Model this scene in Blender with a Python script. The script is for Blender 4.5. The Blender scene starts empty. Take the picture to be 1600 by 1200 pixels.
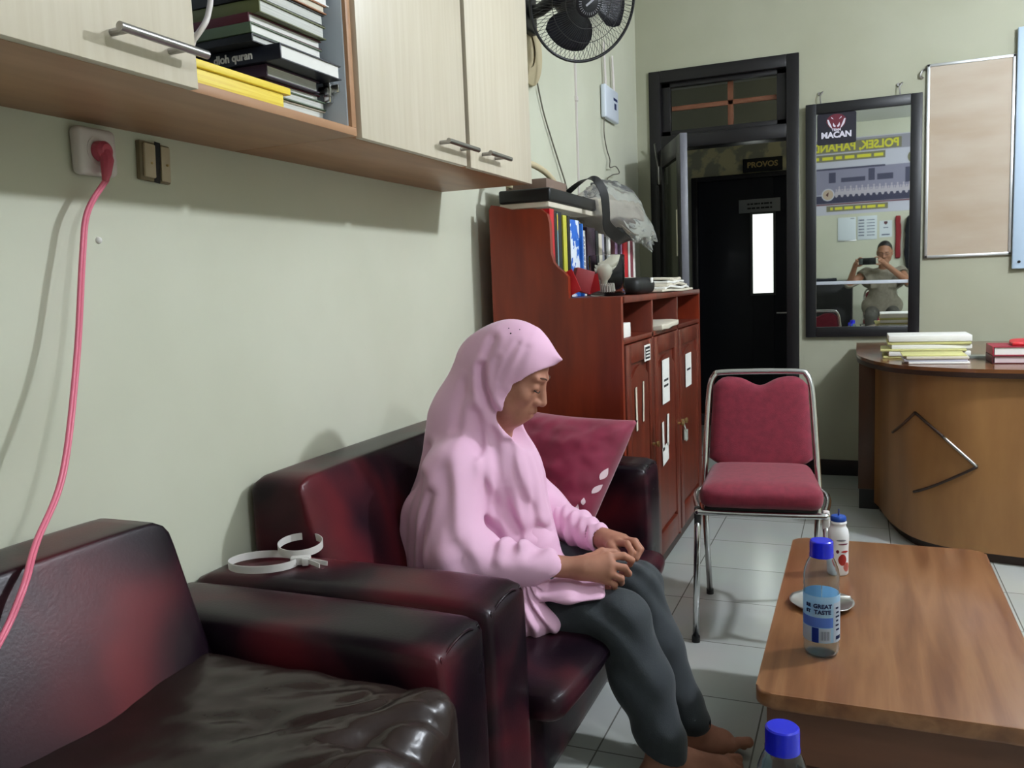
import bpy, bmesh, math, random
import numpy as np
from mathutils import Vector, Matrix, Euler, noise

S = bpy.context.scene
C = S.collection
PI = math.pi
rnd = random.Random(7)

# ---------------------------------------------------------------- camera, light, exposure
cam_d = bpy.data.cameras.new('camera')
cam_d.sensor_width = 36.0
cam_d.lens = 36.0 * 1317.9 / 1600.0
cam_d.clip_start = 0.05
cam = bpy.data.objects.new('camera', cam_d)
C.objects.link(cam)
cam.matrix_world = Matrix(((0.92445722, -0.0067633, 0.38122578, 0.0),
                           (0.37922947, 0.12000974, -0.91748715, 0.0),
                           (-0.03954557, 0.99274968, 0.11350871, 1.27),
                           (0, 0, 0, 1)))
S.camera = cam

world = bpy.data.worlds.new('world')
world.use_nodes = True
world.node_tree.nodes['Background'].inputs[0].default_value = (0.75, 0.85, 1.0, 1)
world.node_tree.nodes['Background'].inputs[1].default_value = 0.05
S.world = world

S.view_settings.view_transform = 'Standard'
S.view_settings.look = 'None'
S.view_settings.gamma = 1.0
S.view_settings.use_curve_mapping = False
S.view_settings.exposure = 0.0

# the three ceiling bulbs that light the room (x, y, z, radius, emission strength)
BULBS = [(1.62, 3.1, 2.80, 0.075, 1030.0), (1.7, 4.9, 2.85, 0.055, 80.0), (1.9, 0.5, 2.85, 0.055, 640.0)]
BULB_COLOUR = (0.93, 1.0, 1.10)

# room extents in metres; the camera stands at x = 0, y = 0
XL, XR, YB, YF, ZC = -1.38, 4.6, 5.66, -1.6, 3.15

# ---------------------------------------------------------------- materials
_m = {}
def mat(name, col, rough=0.5, metal=0.0, spec=0.5, col2=None, nscale=6.0, ndetail=4.0, lo=0.35, hi=0.65,
        stretch=(1, 1, 1), bump=0.0, bscale=60.0, coat=0.0, trans=0.0, ior=1.45, emit=0.0, sheen=0.0,
        ramp=None, rvar=0.0, alpha=1.0, distort=0.0):
    if name in _m: return _m[name]
    m = bpy.data.materials.new(name); m.use_nodes = True
    nt = m.node_tree; b = nt.nodes['Principled BSDF']; L = nt.links
    b.inputs['Base Color'].default_value = (*col, 1)
    b.inputs['Roughness'].default_value = rough
    b.inputs['Metallic'].default_value = metal
    b.inputs['Specular IOR Level'].default_value = spec
    b.inputs['Coat Weight'].default_value = coat
    b.inputs['Coat Roughness'].default_value = 0.12
    b.inputs['Transmission Weight'].default_value = trans
    b.inputs['IOR'].default_value = ior
    b.inputs['Sheen Weight'].default_value = sheen
    b.inputs['Alpha'].default_value = alpha
    if emit:
        b.inputs['Emission Color'].default_value = (*col, 1)
        b.inputs['Emission Strength'].default_value = emit
    tc = nt.nodes.new('ShaderNodeTexCoord')
    mp = nt.nodes.new('ShaderNodeMapping'); mp.inputs['Scale'].default_value = stretch
    L.new(tc.outputs['Object'], mp.inputs['Vector'])
    if col2 is not None or ramp is not None or rvar:
        n = nt.nodes.new('ShaderNodeTexNoise'); n.inputs['Scale'].default_value = nscale
        n.inputs['Detail'].default_value = ndetail; n.inputs['Distortion'].default_value = distort
        L.new(mp.outputs[0], n.inputs['Vector'])
        if col2 is not None or ramp is not None:
            r = nt.nodes.new('ShaderNodeValToRGB')
            if ramp is None:
                r.color_ramp.elements[0].position = lo; r.color_ramp.elements[0].color = (*col, 1)
                r.color_ramp.elements[1].position = hi; r.color_ramp.elements[1].color = (*col2, 1)
            else:
                e = r.color_ramp.elements
                e[0].position, e[0].color = ramp[0][0], (*ramp[0][1], 1)
                e[1].position, e[1].color = ramp[-1][0], (*ramp[-1][1], 1)
                for p, c in ramp[1:-1]:
                    q = e.new(p); q.color = (*c, 1)
            L.new(n.outputs['Fac'], r.inputs['Fac']); L.new(r.outputs['Color'], b.inputs['Base Color'])
        if rvar:
            mr = nt.nodes.new('ShaderNodeMapRange')
            mr.inputs['To Min'].default_value = rough - rvar; mr.inputs['To Max'].default_value = rough + rvar
            L.new(n.outputs['Fac'], mr.inputs['Value']); L.new(mr.outputs[0], b.inputs['Roughness'])
    if bump:
        n2 = nt.nodes.new('ShaderNodeTexNoise'); n2.inputs['Scale'].default_value = bscale; n2.inputs['Detail'].default_value = 3
        L.new(tc.outputs['Object'], n2.inputs['Vector'])
        bp = nt.nodes.new('ShaderNodeBump'); bp.inputs['Strength'].default_value = bump; bp.inputs['Distance'].default_value = 0.004
        L.new(n2.outputs['Fac'], bp.inputs['Height']); L.new(bp.outputs[0], b.inputs['Normal'])
    _m[name] = m
    return m

def srgb(r, g, b):
    f = lambda c: ((c / 255 + 0.055) / 1.055) ** 2.4 if c > 10 else c / 255 / 12.92
    return (f(r), f(g), f(b))

def M(name): return _m[name]
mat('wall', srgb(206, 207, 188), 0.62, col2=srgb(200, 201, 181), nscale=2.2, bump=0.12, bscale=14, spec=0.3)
mat('wall_dimmed', srgb(171, 171, 151), 0.62, col2=srgb(164, 164, 143), nscale=2.2, bump=0.12, bscale=14, spec=0.3)  # same paint as 'wall', darkened: the dimmer light there is put into the colour
mat('ceiling', srgb(222, 224, 220), 0.8)
mat('black_skirt', srgb(22, 22, 24), 0.35)
mat('maple', srgb(208, 198, 178), 0.36, col2=srgb(201, 190, 168), nscale=5, stretch=(6, 12, 0.5), spec=0.5)
mat('carcass', srgb(172, 130, 96), 0.42, col2=srgb(158, 117, 84), nscale=5, stretch=(4, 0.6, 4))
mat('melamine', srgb(196, 204, 214), 0.4)
mat('chrome', (0.62, 0.62, 0.63), 0.16, 1.0)
mat('steel', (0.36, 0.35, 0.34), 0.3, 1.0)
mat('dark_metal', (0.08, 0.08, 0.085), 0.4, 0.6)
mat('vinyl', (0.1, 0.01, 0.01), 0.30, spec=0.2, nscale=3.6, ndetail=2.0, distort=0.5,
    ramp=[(0.36, (0.006, 0.003, 0.006)), (0.45, (0.015, 0.005, 0.009)), (0.53, (0.040, 0.008, 0.013)), (0.63, (0.078, 0.010, 0.015)), (0.76, (0.13, 0.014, 0.018))],
    bump=0.05, bscale=170, rvar=0.06)
mat('brown_leather', srgb(44, 33, 31), 0.27, col2=srgb(36, 26, 25), nscale=4, bump=0.2, bscale=24, spec=0.32)
mat('mahogany', srgb(134, 48, 24), 0.36, col2=srgb(110, 36, 18), nscale=3.5, stretch=(4, 4, 0.6), spec=0.5, coat=0.15)
mat('mahogany_front', srgb(110, 44, 28), 0.36, col2=srgb(90, 36, 24), nscale=3.5, stretch=(4, 4, 0.6), spec=0.5, coat=0.1)
mat('darkwood', srgb(26, 24, 26), 0.34, spec=0.4)
mat('doorblue', srgb(16, 18, 26), 0.45, spec=0.35)
mat('grey_paint', srgb(88, 88, 96), 0.4)
mat('smoked', srgb(70, 72, 62), 0.1, spec=0.6)
mat('burgundy', srgb(126, 32, 52), 0.85, col2=srgb(112, 26, 45), nscale=40, sheen=0.15, bump=0.3, bscale=400)
mat('magenta', srgb(132, 26, 60), 0.7, col2=srgb(116, 20, 50), nscale=14, sheen=0.3)
mat('pale_leaf', srgb(226, 200, 206), 0.7)
mat('desk_wood', srgb(156, 112, 68), 0.34, col2=srgb(134, 94, 56), nscale=2.2, stretch=(3, 3, 0.7), spec=0.45, coat=0.1)
mat('desk_dark', srgb(84, 52, 30), 0.36, col2=srgb(68, 42, 26), nscale=2.2, stretch=(3, 3, 0.7), spec=0.45)
mat('desk_top', srgb(120, 76, 44), 0.2, col2=srgb(100, 62, 36), nscale=3, stretch=(0.8, 3, 3), spec=0.5, coat=0.3)
mat('edge_dark', srgb(46, 28, 20), 0.4)
mat('pink', srgb(226, 178, 206), 0.72, sheen=0.25, bump=0.06, bscale=500)
mat('slate', srgb(44, 49, 53), 0.8, col2=srgb(38, 43, 48), nscale=9, sheen=0.15, bump=0.15, bscale=300)
mat('skin', srgb(176, 123, 101), 0.6, col2=srgb(156, 106, 86), nscale=16, spec=0.4)
mat('skin_foot', srgb(122, 82, 64), 0.55, col2=srgb(104, 68, 52), nscale=16, spec=0.35)
mat('lip', srgb(158, 96, 90), 0.45)
mat('hair', srgb(18, 15, 14), 0.5)
mat('eye_dark', srgb(20, 14, 12), 0.2)
mat('pinkplastic', srgb(222, 112, 136), 0.35)
mat('pinkplug', srgb(186, 78, 98), 0.4)
mat('white_plastic', srgb(214, 206, 202), 0.4)
mat('nylon', srgb(228, 224, 220), 0.35, trans=0.15)
mat('cream_plastic', srgb(188, 174, 146), 0.5)
mat('black_plastic', srgb(16, 16, 18), 0.4)
mat('fan_black', srgb(22, 22, 26), 0.38)
mat('wire_grey', srgb(112, 108, 96), 0.4, 0.3)
mat('bottle_blue', srgb(20, 30, 200), 0.25, coat=0.3)
mat('pet', (0.90, 0.95, 0.98), 0.04, trans=1.0, ior=1.38)
mat('pet_blue', (0.80, 0.92, 1.0), 0.05, trans=1.0, ior=1.22)
mat('label_light', srgb(196, 230, 252), 0.5)
mat('label_blue', srgb(112, 152, 240), 0.5)
mat('label_deep', srgb(30, 60, 160), 0.4)
mat('label_white', srgb(220, 228, 240), 0.45)
mat('navy_ink', srgb(22, 36, 84), 0.6)
mat('ink', srgb(24, 24, 28), 0.7)
mat('paper', srgb(228, 226, 220), 0.8)
mat('paper_old', srgb(206, 198, 180), 0.8)
mat('paper_blue', srgb(214, 222, 228), 0.7)
mat('manila', srgb(196, 192, 128), 0.7)
mat('book_pages', srgb(208, 208, 202), 0.85, col2=srgb(186, 186, 180), nscale=4, stretch=(1, 1, 120))
mat('yellow', srgb(232, 204, 62), 0.5)
mat('lime', srgb(190, 186, 60), 0.5)
mat('red', srgb(190, 32, 40), 0.45)
mat('red_box', srgb(130, 34, 40), 0.5)
mat('blue', srgb(36, 104, 190), 0.5)
mat('sky', srgb(160, 205, 215), 0.5)
mat('plum', srgb(48, 26, 44), 0.5)
mat('lilac', srgb(160, 130, 168), 0.5)
mat('maroon', srgb(80, 24, 34), 0.5)
mat('orange_brown', srgb(150, 96, 52), 0.5)
mat('olive', srgb(96, 100, 60), 0.5)
mat('green_grey', srgb(84, 100, 78), 0.5)
mat('mirror', (0.80, 0.83, 0.80), 0.015, 1.0)
mat('mirror_frame', srgb(18, 18, 22), 0.4)
mat('alu', (0.62, 0.63, 0.64), 0.35, 0.9)
mat('plyboard', srgb(180, 167, 150), 0.5, col2=srgb(167, 148, 126), nscale=2.4, stretch=(0.7, 1, 2.6), lo=0.3, hi=0.7)
mat('iceblue', srgb(178, 198, 218), 0.4)
mat('deepnavy', srgb(16, 24, 60), 0.4)
mat('bag', (0.93, 0.94, 0.99), 0.15, trans=0.93, ior=1.08)
mat('glass', (0.98, 1.0, 0.99), 0.02, trans=1.0, ior=1.10)
mat('lightglass', srgb(236, 244, 236), 0.5, emit=1.7)
mat('teak', srgb(190, 128, 76), 0.3, spec=0.5, nscale=3.2, stretch=(7, 0.55, 7), ndetail=5, distort=0.35, coat=0.15,
    ramp=[(0.30, srgb(103, 62, 36)), (0.46, srgb(121, 79, 49)), (0.6, srgb(134, 92, 60)), (0.75, srgb(119, 76, 46))])
mat('teak_apron', srgb(104, 66, 46), 0.4, nscale=3, stretch=(0.6, 5, 6), col2=srgb(88, 54, 38))
mat('straw', srgb(196, 182, 148), 0.7)
mat('kraft', srgb(120, 100, 88), 0.7)
mat('khaki', srgb(132, 126, 112), 0.8, col2=srgb(120, 114, 100), nscale=30)
mat('darkcloth', srgb(26, 30, 40), 0.85)
mat('redcloth', srgb(140, 38, 46), 0.8)
mat('banner_grey', srgb(150, 148, 160), 0.6)
mat('banner_pale', srgb(196, 196, 210), 0.6)
mat('banner_olive', srgb(124, 122, 96), 0.6)
mat('banner_yellow', srgb(220, 214, 60), 0.6)
mat('brass', (0.45, 0.33, 0.14), 0.4, 0.8)
mat('bulb', (1.0, 0.97, 0.90), 0.4, emit=1.0)

# floor: pale glossy ceramic tiles, 40 cm, with thin grey joints
def floor_material():
    m = bpy.data.materials.new('floor_tiles'); m.use_nodes = True
    nt = m.node_tree; b = nt.nodes['Principled BSDF']; L = nt.links
    tc = nt.nodes.new('ShaderNodeTexCoord'); mp = nt.nodes.new('ShaderNodeMapping')
    mp.inputs['Location'].default_value = (-0.14 + 4.0, -0.49 + 4.0, 0)
    L.new(tc.outputs['Object'], mp.inputs[0])
    br = nt.nodes.new('ShaderNodeTexBrick'); br.offset = 0.0; br.squash = 1.0
    br.inputs['Scale'].default_value = 1.0
    br.inputs['Brick Width'].default_value = 0.4; br.inputs['Row Height'].default_value = 0.4
    br.inputs['Mortar Size'].default_value = 0.0025; br.inputs['Mortar Smooth'].default_value = 0.2
    br.inputs['Color1'].default_value = (*srgb(186, 190, 184), 1); br.inputs['Color2'].default_value = (*srgb(180, 184, 178), 1)
    br.inputs['Mortar'].default_value = (*srgb(112, 112, 106), 1)
    L.new(mp.outputs[0], br.inputs['Vector'])
    n = nt.nodes.new('ShaderNodeTexNoise'); n.inputs['Scale'].default_value = 3; n.inputs['Detail'].default_value = 5
    L.new(tc.outputs['Object'], n.inputs['Vector'])
    mx = nt.nodes.new('ShaderNodeMix'); mx.data_type = 'RGBA'; mx.blend_type = 'MULTIPLY'; mx.inputs[0].default_value = 0.16
    L.new(br.outputs['Color'], mx.inputs[6]); L.new(n.outputs['Color'], mx.inputs[7])
    L.new(mx.outputs[2], b.inputs['Base Color'])
    b.inputs['Roughness'].default_value = 0.16
    _m['floor'] = m
floor_material()

# blue and white batik paper for one of the files
def batik():
    m = bpy.data.materials.new('batik'); m.use_nodes = True
    nt = m.node_tree; b = nt.nodes['Principled BSDF']; L = nt.links
    tc = nt.nodes.new('ShaderNodeTexCoord')
    w = nt.nodes.new('ShaderNodeTexWave'); w.wave_type = 'BANDS'; w.bands_direction = 'DIAGONAL'
    w.inputs['Scale'].default_value = 3.2; w.inputs['Distortion'].default_value = 4.0; w.inputs['Detail Scale'].default_value = 10
    r = nt.nodes.new('ShaderNodeValToRGB'); r.color_ramp.interpolation = 'CONSTANT'
    r.color_ramp.elements[0].color = (*srgb(30, 96, 190), 1); r.color_ramp.elements[1].position = 0.55
    r.color_ramp.elements[1].color = (*srgb(220, 226, 236), 1)
    L.new(tc.outputs['Object'], w.inputs['Vector']); L.new(w.outputs['Fac'], r.inputs[0]); L.new(r.outputs[0], b.inputs['Base Color'])
    _m['batik'] = m
batik()

# ---------------------------------------------------------------- object helpers
def mesh_obj(name, me, material=None, parent=None, smooth=False):
    if smooth is True:
        for p in me.polygons: p.use_smooth = True
    elif smooth:                                   # angle in degrees
        me.shade_smooth() if hasattr(me, 'shade_smooth') else None
        for p in me.polygons: p.use_smooth = True
        me.set_sharp_from_angle(angle=math.radians(smooth))
    o = bpy.data.objects.new(name, me); C.objects.link(o)
    if material is not None: me.materials.append(material if not isinstance(material, str) else _m[material])
    if parent is not None:
        o.parent = parent
        if parent.type == 'EMPTY':
            o.matrix_parent_inverse = Matrix.Translation(-parent.location)
    return o

def ob(name, bm, material, parent=None, smooth=35):
    bmesh.ops.recalc_face_normals(bm, faces=bm.faces)
    me = bpy.data.meshes.new(name); bm.to_mesh(me); bm.free()
    return mesh_obj(name, me, material, parent, smooth)

def thing(name, label, cat, loc=(0, 0, 0), group=None):
    o = bpy.data.objects.new(name, None); C.objects.link(o); o.location = loc
    o.empty_display_size = 0.1
    o['label'] = label; o['category'] = cat
    if group: o['group'] = group
    return o

def tag(o, label, cat, group=None):
    o['label'] = label; o['category'] = cat
    if group: o['group'] = group
    return o

def struct(o): o['kind'] = 'structure'; return o

def copy_tree(o, parent=None):
    c = o.copy(); C.objects.link(c)
    if parent is not None: c.parent = parent
    for ch in [x for x in bpy.data.objects if x.parent == o and x is not c]:
        copy_tree(ch, c)
    return c

def box(bm, lo, hi, bev=0.0, seg=2, rot=None, piv=None):
    lo = Vector(lo); hi = Vector(hi); c = (lo + hi) / 2; s = hi - lo
    t = bmesh.new(); bmesh.ops.create_cube(t, size=1.0)
    bmesh.ops.scale(t, vec=s, verts=t.verts)
    if bev: bmesh.ops.bevel(t, geom=t.edges[:] , offset=min(bev, min(s) * 0.49), segments=seg, profile=0.5, affect='EDGES')
    bmesh.ops.translate(t, vec=c, verts=t.verts)
    if rot is not None: bmesh.ops.rotate(t, cent=Vector(piv) if piv is not None else c, matrix=rot, verts=t.verts)
    me = bpy.data.meshes.new('t'); t.to_mesh(me); t.free(); bm.from_mesh(me); bpy.data.meshes.remove(me)
    return bm

def bx(*a, **k): return box(bmesh.new(), *a, **k)

def tube(bm, pts, r, n=10, cyc=False, caps=True):
    pts = [Vector(p) for p in pts]; N = len(pts)
    rs = r if hasattr(r, '__len__') else [r] * N
    prev = None; rings = []
    for i, p in enumerate(pts):
        if cyc: t = (pts[(i + 1) % N] - pts[i - 1]).normalized()
        else: t = (pts[min(i + 1, N - 1)] - pts[max(i - 1, 0)]).normalized()
        if prev is None:
            a = Vector((0, 0, 1)) if abs(t.z) < 0.9 else Vector((1, 0, 0))
            u = t.cross(a).normalized()
        else:
            u = (prev - t * prev.dot(t)).normalized()
        prev = u; v = t.cross(u)
        rings.append([bm.verts.new(p + (u * math.cos(2 * PI * k / n) + v * math.sin(2 * PI * k / n)) * rs[i]) for k in range(n)])
    for i in range(N if cyc else N - 1):
        A, B = rings[i], rings[(i + 1) % N]
        for k in range(n): bm.faces.new((A[k], A[(k + 1) % n], B[(k + 1) % n], B[k]))
    if caps and not cyc:
        bm.faces.new(rings[0][::-1]); bm.faces.new(rings[-1])
    return bm

def tb(pts, r, **k): return tube(bmesh.new(), pts, r, **k)

def smooth_path(pts, n=8, cyc=False):
    pts = [Vector(p) for p in pts]; out = []; N = len(pts)
    for i in range(N if cyc else N - 1):
        if cyc: a, b, c, d = pts[i - 1], pts[i], pts[(i + 1) % N], pts[(i + 2) % N]
        else: a, b, c, d = pts[max(i - 1, 0)], pts[i], pts[i + 1], pts[min(i + 2, N - 1)]
        for k in range(n):
            t = k / n
            out.append(0.5 * ((2 * b) + (c - a) * t + (2 * a - 5 * b + 4 * c - d) * t * t + (3 * b - a - 3 * c + d) * t ** 3))
    if not cyc: out.append(pts[-1])
    return out

def lathe(bm, prof, cen, n=32, axis=(0, 0, 1)):
    """prof: list of (r, h) along axis from cen"""
    ax = Vector(axis).normalized(); a = Vector((1, 0, 0)) if abs(ax.x) < 0.9 else Vector((0, 1, 0))
    u = ax.cross(a).normalized(); v = ax.cross(u); cen = Vector(cen); rings = []
    for r, h in prof:
        if r < 1e-6: rings.append([bm.verts.new(cen + ax * h)])
        else: rings.append([bm.verts.new(cen + ax * h + (u * math.cos(2 * PI * k / n) + v * math.sin(2 * PI * k / n)) * r) for k in range(n)])
    for A, B in zip(rings, rings[1:]):
        for k in range(n):
            k2 = (k + 1) % n
            if len(A) == 1 and len(B) == 1: continue
            if len(A) == 1: bm.faces.new((A[0], B[k], B[k2]))
            elif len(B) == 1: bm.faces.new((A[k], A[k2], B[0]))
            else: bm.faces.new((A[k], A[k2], B[k2], B[k]))
    return bm

def cyl(bm, a, b, r, n=20):
    a = Vector(a); b = Vector(b)
    return lathe(bm, [(0, 0), (r, 0), (r, (b - a).length), (0, (b - a).length)], a, n, (b - a))

def prism(bm, poly, z0, z1, axis='z'):
    """extrude a 2-D polygon; axis z: (x,y)->z, axis y: (x,z)->y, axis x: (y,z)->x"""
    f = {'z': lambda p, h: (p[0], p[1], h), 'y': lambda p, h: (p[0], h, p[1]), 'x': lambda p, h: (h, p[0], p[1])}[axis]
    A = [bm.verts.new(f(p, z0)) for p in poly]; B = [bm.verts.new(f(p, z1)) for p in poly]
    bm.faces.new(A[::-1]); bm.faces.new(B)
    n = len(poly)
    for i in range(n): bm.faces.new((A[i], A[(i + 1) % n], B[(i + 1) % n], B[i]))
    return bm

def soft_box(lo, hi, r, puff=(0, 0, 0, 0, 0, 0), n=14, wr=0.0, seed=0, sag=None):
    """rounded upholstered block: cube grid with rounded corners; puff = bulge of -x,+x,-y,+y,-z,+z faces"""
    lo = Vector(lo); hi = Vector(hi); c = (lo + hi) / 2; h = (hi - lo) / 2
    bm = bmesh.new(); bmesh.ops.create_cube(bm, size=2.0)
    bmesh.ops.subdivide_edges(bm, edges=bm.edges[:], cuts=n, use_grid_fill=True)
    for v in bm.verts:
        p = Vector(v.co)
        # move the grid lines towards the edges so the rounding has vertices
        p = Vector([math.copysign(abs(t) ** 0.72, t) for t in p])
        q = Vector((p.x * h.x, p.y * h.y, p.z * h.z))
        inner = Vector([max(-hh + r, min(hh - r, t)) for t, hh in zip(q, h)])
        d = q - inner
        if d.length > 1e-9: q = inner + d.normalized() * r * min(1.0, max(abs(t) for t in d) / r if r else 1)
        u = Vector((q.x / h.x, q.y / h.y, q.z / h.z))
        w = [max(0, 1 - t ** 4) for t in u]
        q.x += (puff[1] if u.x > 0 else -puff[0]) * abs(u.x) ** 3 * w[1] * w[2]
        q.y += (puff[3] if u.y > 0 else -puff[2]) * abs(u.y) ** 3 * w[0] * w[2]
        q.z += (puff[5] if u.z > 0 else -puff[4]) * abs(u.z) ** 3 * w[0] * w[1]
        P = q + c
        if sag and u.z > 0.3: P.z += sag(P)
        if wr:
            P += Vector(noise.noise_vector(P * 7 + Vector((seed, 0, 0)))) * wr + Vector(noise.noise_vector(P * 19 + Vector((seed, 3, 0)))) * wr * 0.4
        v.co = P
    return bm

_fcount = 0
def text_mesh(s, size, extrude=0.0006, bold=0.0, align='CENTER'):
    cu = bpy.data.curves.new('t', 'FONT'); cu.body = s; cu.size = size; cu.extrude = extrude; cu.offset = bold
    cu.align_x = align; cu.align_y = 'CENTER'; cu.resolution_u = 3
    o = bpy.data.objects.new('t', cu); C.objects.link(o)
    dg = bpy.context.evaluated_depsgraph_get(); dg.update()
    me = bpy.data.meshes.new_from_object(o.evaluated_get(dg))
    bpy.data.objects.remove(o); bpy.data.curves.remove(cu)
    return me

def text(name, s, size, origin, xdir, ydir, material, parent, bold=0.0, align='CENTER', stretch=1.0, curve=None):
    """flat lettering; xdir = reading direction, ydir = up; curve=(centre, radius) wraps it round a vertical cylinder"""
    me = text_mesh(s, size, bold=bold, align=align)
    X = Vector(xdir).normalized(); Y = Vector(ydir).normalized(); Z = X.cross(Y); o = Vector(origin)
    for v in me.vertices:
        if curve:
            cx, cy, R, a0 = curve
            a = a0 + v.co.x * stretch / R; rr = R + v.co.z
            v.co = Vector((cx + rr * math.cos(a), cy + rr * math.sin(a), o.z + v.co.y))
        else:
            v.co = o + X * v.co.x * stretch + Y * v.co.y + Z * v.co.z
    me.name = name
    return mesh_obj(name, me, material, parent)

def plate(name, o, X, Y, w, h, t, material, parent, r=0.0):
    """thin slab: o = centre of back face, X,Y in-plane unit axes, thickness t along X x Y"""
    X = Vector(X).normalized(); Y = Vector(Y).normalized(); Z = X.cross(Y); o = Vector(o)
    bm = bmesh.new()
    if r:
        pts = []
        for cx, cy, a0 in ((w/2-r, h/2-r, 0), (-w/2+r, h/2-r, 90), (-w/2+r, -h/2+r, 180), (w/2-r, -h/2+r, 270)):
            for k in range(6):
                a = math.radians(a0 + 18 * k); pts.append((cx + r*math.cos(a), cy + r*math.sin(a)))
    else: pts = [(w/2, h/2), (-w/2, h/2), (-w/2, -h/2), (w/2, -h/2)]
    A = [bm.verts.new(o + X*a + Y*b) for a, b in pts]; B = [bm.verts.new(o + X*a + Y*b + Z*t) for a, b in pts]
    bm.faces.new(A[::-1]); bm.faces.new(B)
    for i in range(len(pts)): bm.faces.new((A[i], A[(i+1) % len(pts)], B[(i+1) % len(pts)], B[i]))
    return ob(name, bm, material, parent)

def print_bars(origin, xdir, ydir, w, h, lines, material, parent, seed=1, fill=0.55, name='small_print'):
    """rows of small dark dashes: print too small to read"""
    X = Vector(xdir).normalized(); Y = Vector(ydir).normalized(); Z = X.cross(Y); o = Vector(origin); bm = bmesh.new(); r_ = random.Random(seed)
    lh = h / lines
    for i in range(lines):
        y0 = h / 2 - lh * (i + 0.5); x = -w / 2
        while x < w / 2 - 0.02 * w:
            l = min(r_.uniform(0.06, 0.2) * w, w / 2 - x); a = o + X * x + Y * (y0 - lh * fill / 2); 
            q = [a, a + X * l, a + X * l + Y * lh * fill, a + Y * lh * fill]
            A_ = [bm.verts.new(v) for v in q]; B_ = [bm.verts.new(v + Z * 0.0006) for v in q]
            bm.faces.new(A_[::-1]); bm.faces.new(B_)
            for k in range(4): bm.faces.new((A_[k], A_[(k + 1) % 4], B_[(k + 1) % 4], B_[k]))
            x += l + r_.uniform(0.02, 0.05) * w
    return ob(name, bm, material, parent)

def flatpoly(name, pts, o, X, Y, t, material, parent):
    X = Vector(X).normalized(); Y = Vector(Y).normalized(); Z = X.cross(Y); o = Vector(o)
    bm = bmesh.new()
    A = [bm.verts.new(o + X*a + Y*b) for a, b in pts]; B = [bm.verts.new(o + X*a + Y*b + Z*t) for a, b in pts]
    bm.faces.new(A[::-1]); bm.faces.new(B)
    for i in range(len(pts)): bm.faces.new((A[i], A[(i+1) % len(pts)], B[(i+1) % len(pts)], B[i]))
    return ob(name, bm, material, parent)

# ---------------------------------------------------------------- implicit surfaces for bodies and cloth
f32 = np.float32
def smin(a, b, k):
    h = np.maximum(k - np.abs(a - b), 0) / k
    return np.minimum(a, b) - h * h * k * 0.25
def smax(a, b, k): return -smin(-a, -b, k)
def cap(p, a, b, ra, rb=None):
    if rb is None: rb = ra
    a = np.array(a, f32); b = np.array(b, f32); ba = b - a; pa = p - a
    t = np.clip((pa @ ba) / float(ba @ ba), 0, 1)
    return np.linalg.norm(pa - t[:, None] * ba, axis=1) - (ra + (rb - ra) * t)
def sph(p, c, r): return np.linalg.norm(p - np.array(c, f32), axis=1) - r
def ell(p, c, r, R=None):
    q = p - np.array(c, f32)
    if R is not None: q = q @ R
    r = np.array(r, f32); k0 = np.linalg.norm(q / r, axis=1); k1 = np.linalg.norm(q / (r * r), axis=1) + 1e-9
    return k0 * (k0 - 1) / k1
def usm(ds, k):
    d = ds[0]
    for e in ds[1:]: d = smin(d, e, k)
    return d
def polydist(u, w, pl):
    d = np.full(len(u), 9.0, f32)
    for (x0, z0), (x1, z1) in zip(pl, pl[1:]):
        bx_, bz = x1 - x0, z1 - z0
        t = np.clip(((u - x0) * bx_ + (w - z0) * bz) / (bx_ * bx_ + bz * bz), 0, 1)
        d = np.minimum(d, np.hypot(u - x0 - t * bx_, w - z0 - t * bz))
    return d

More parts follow.
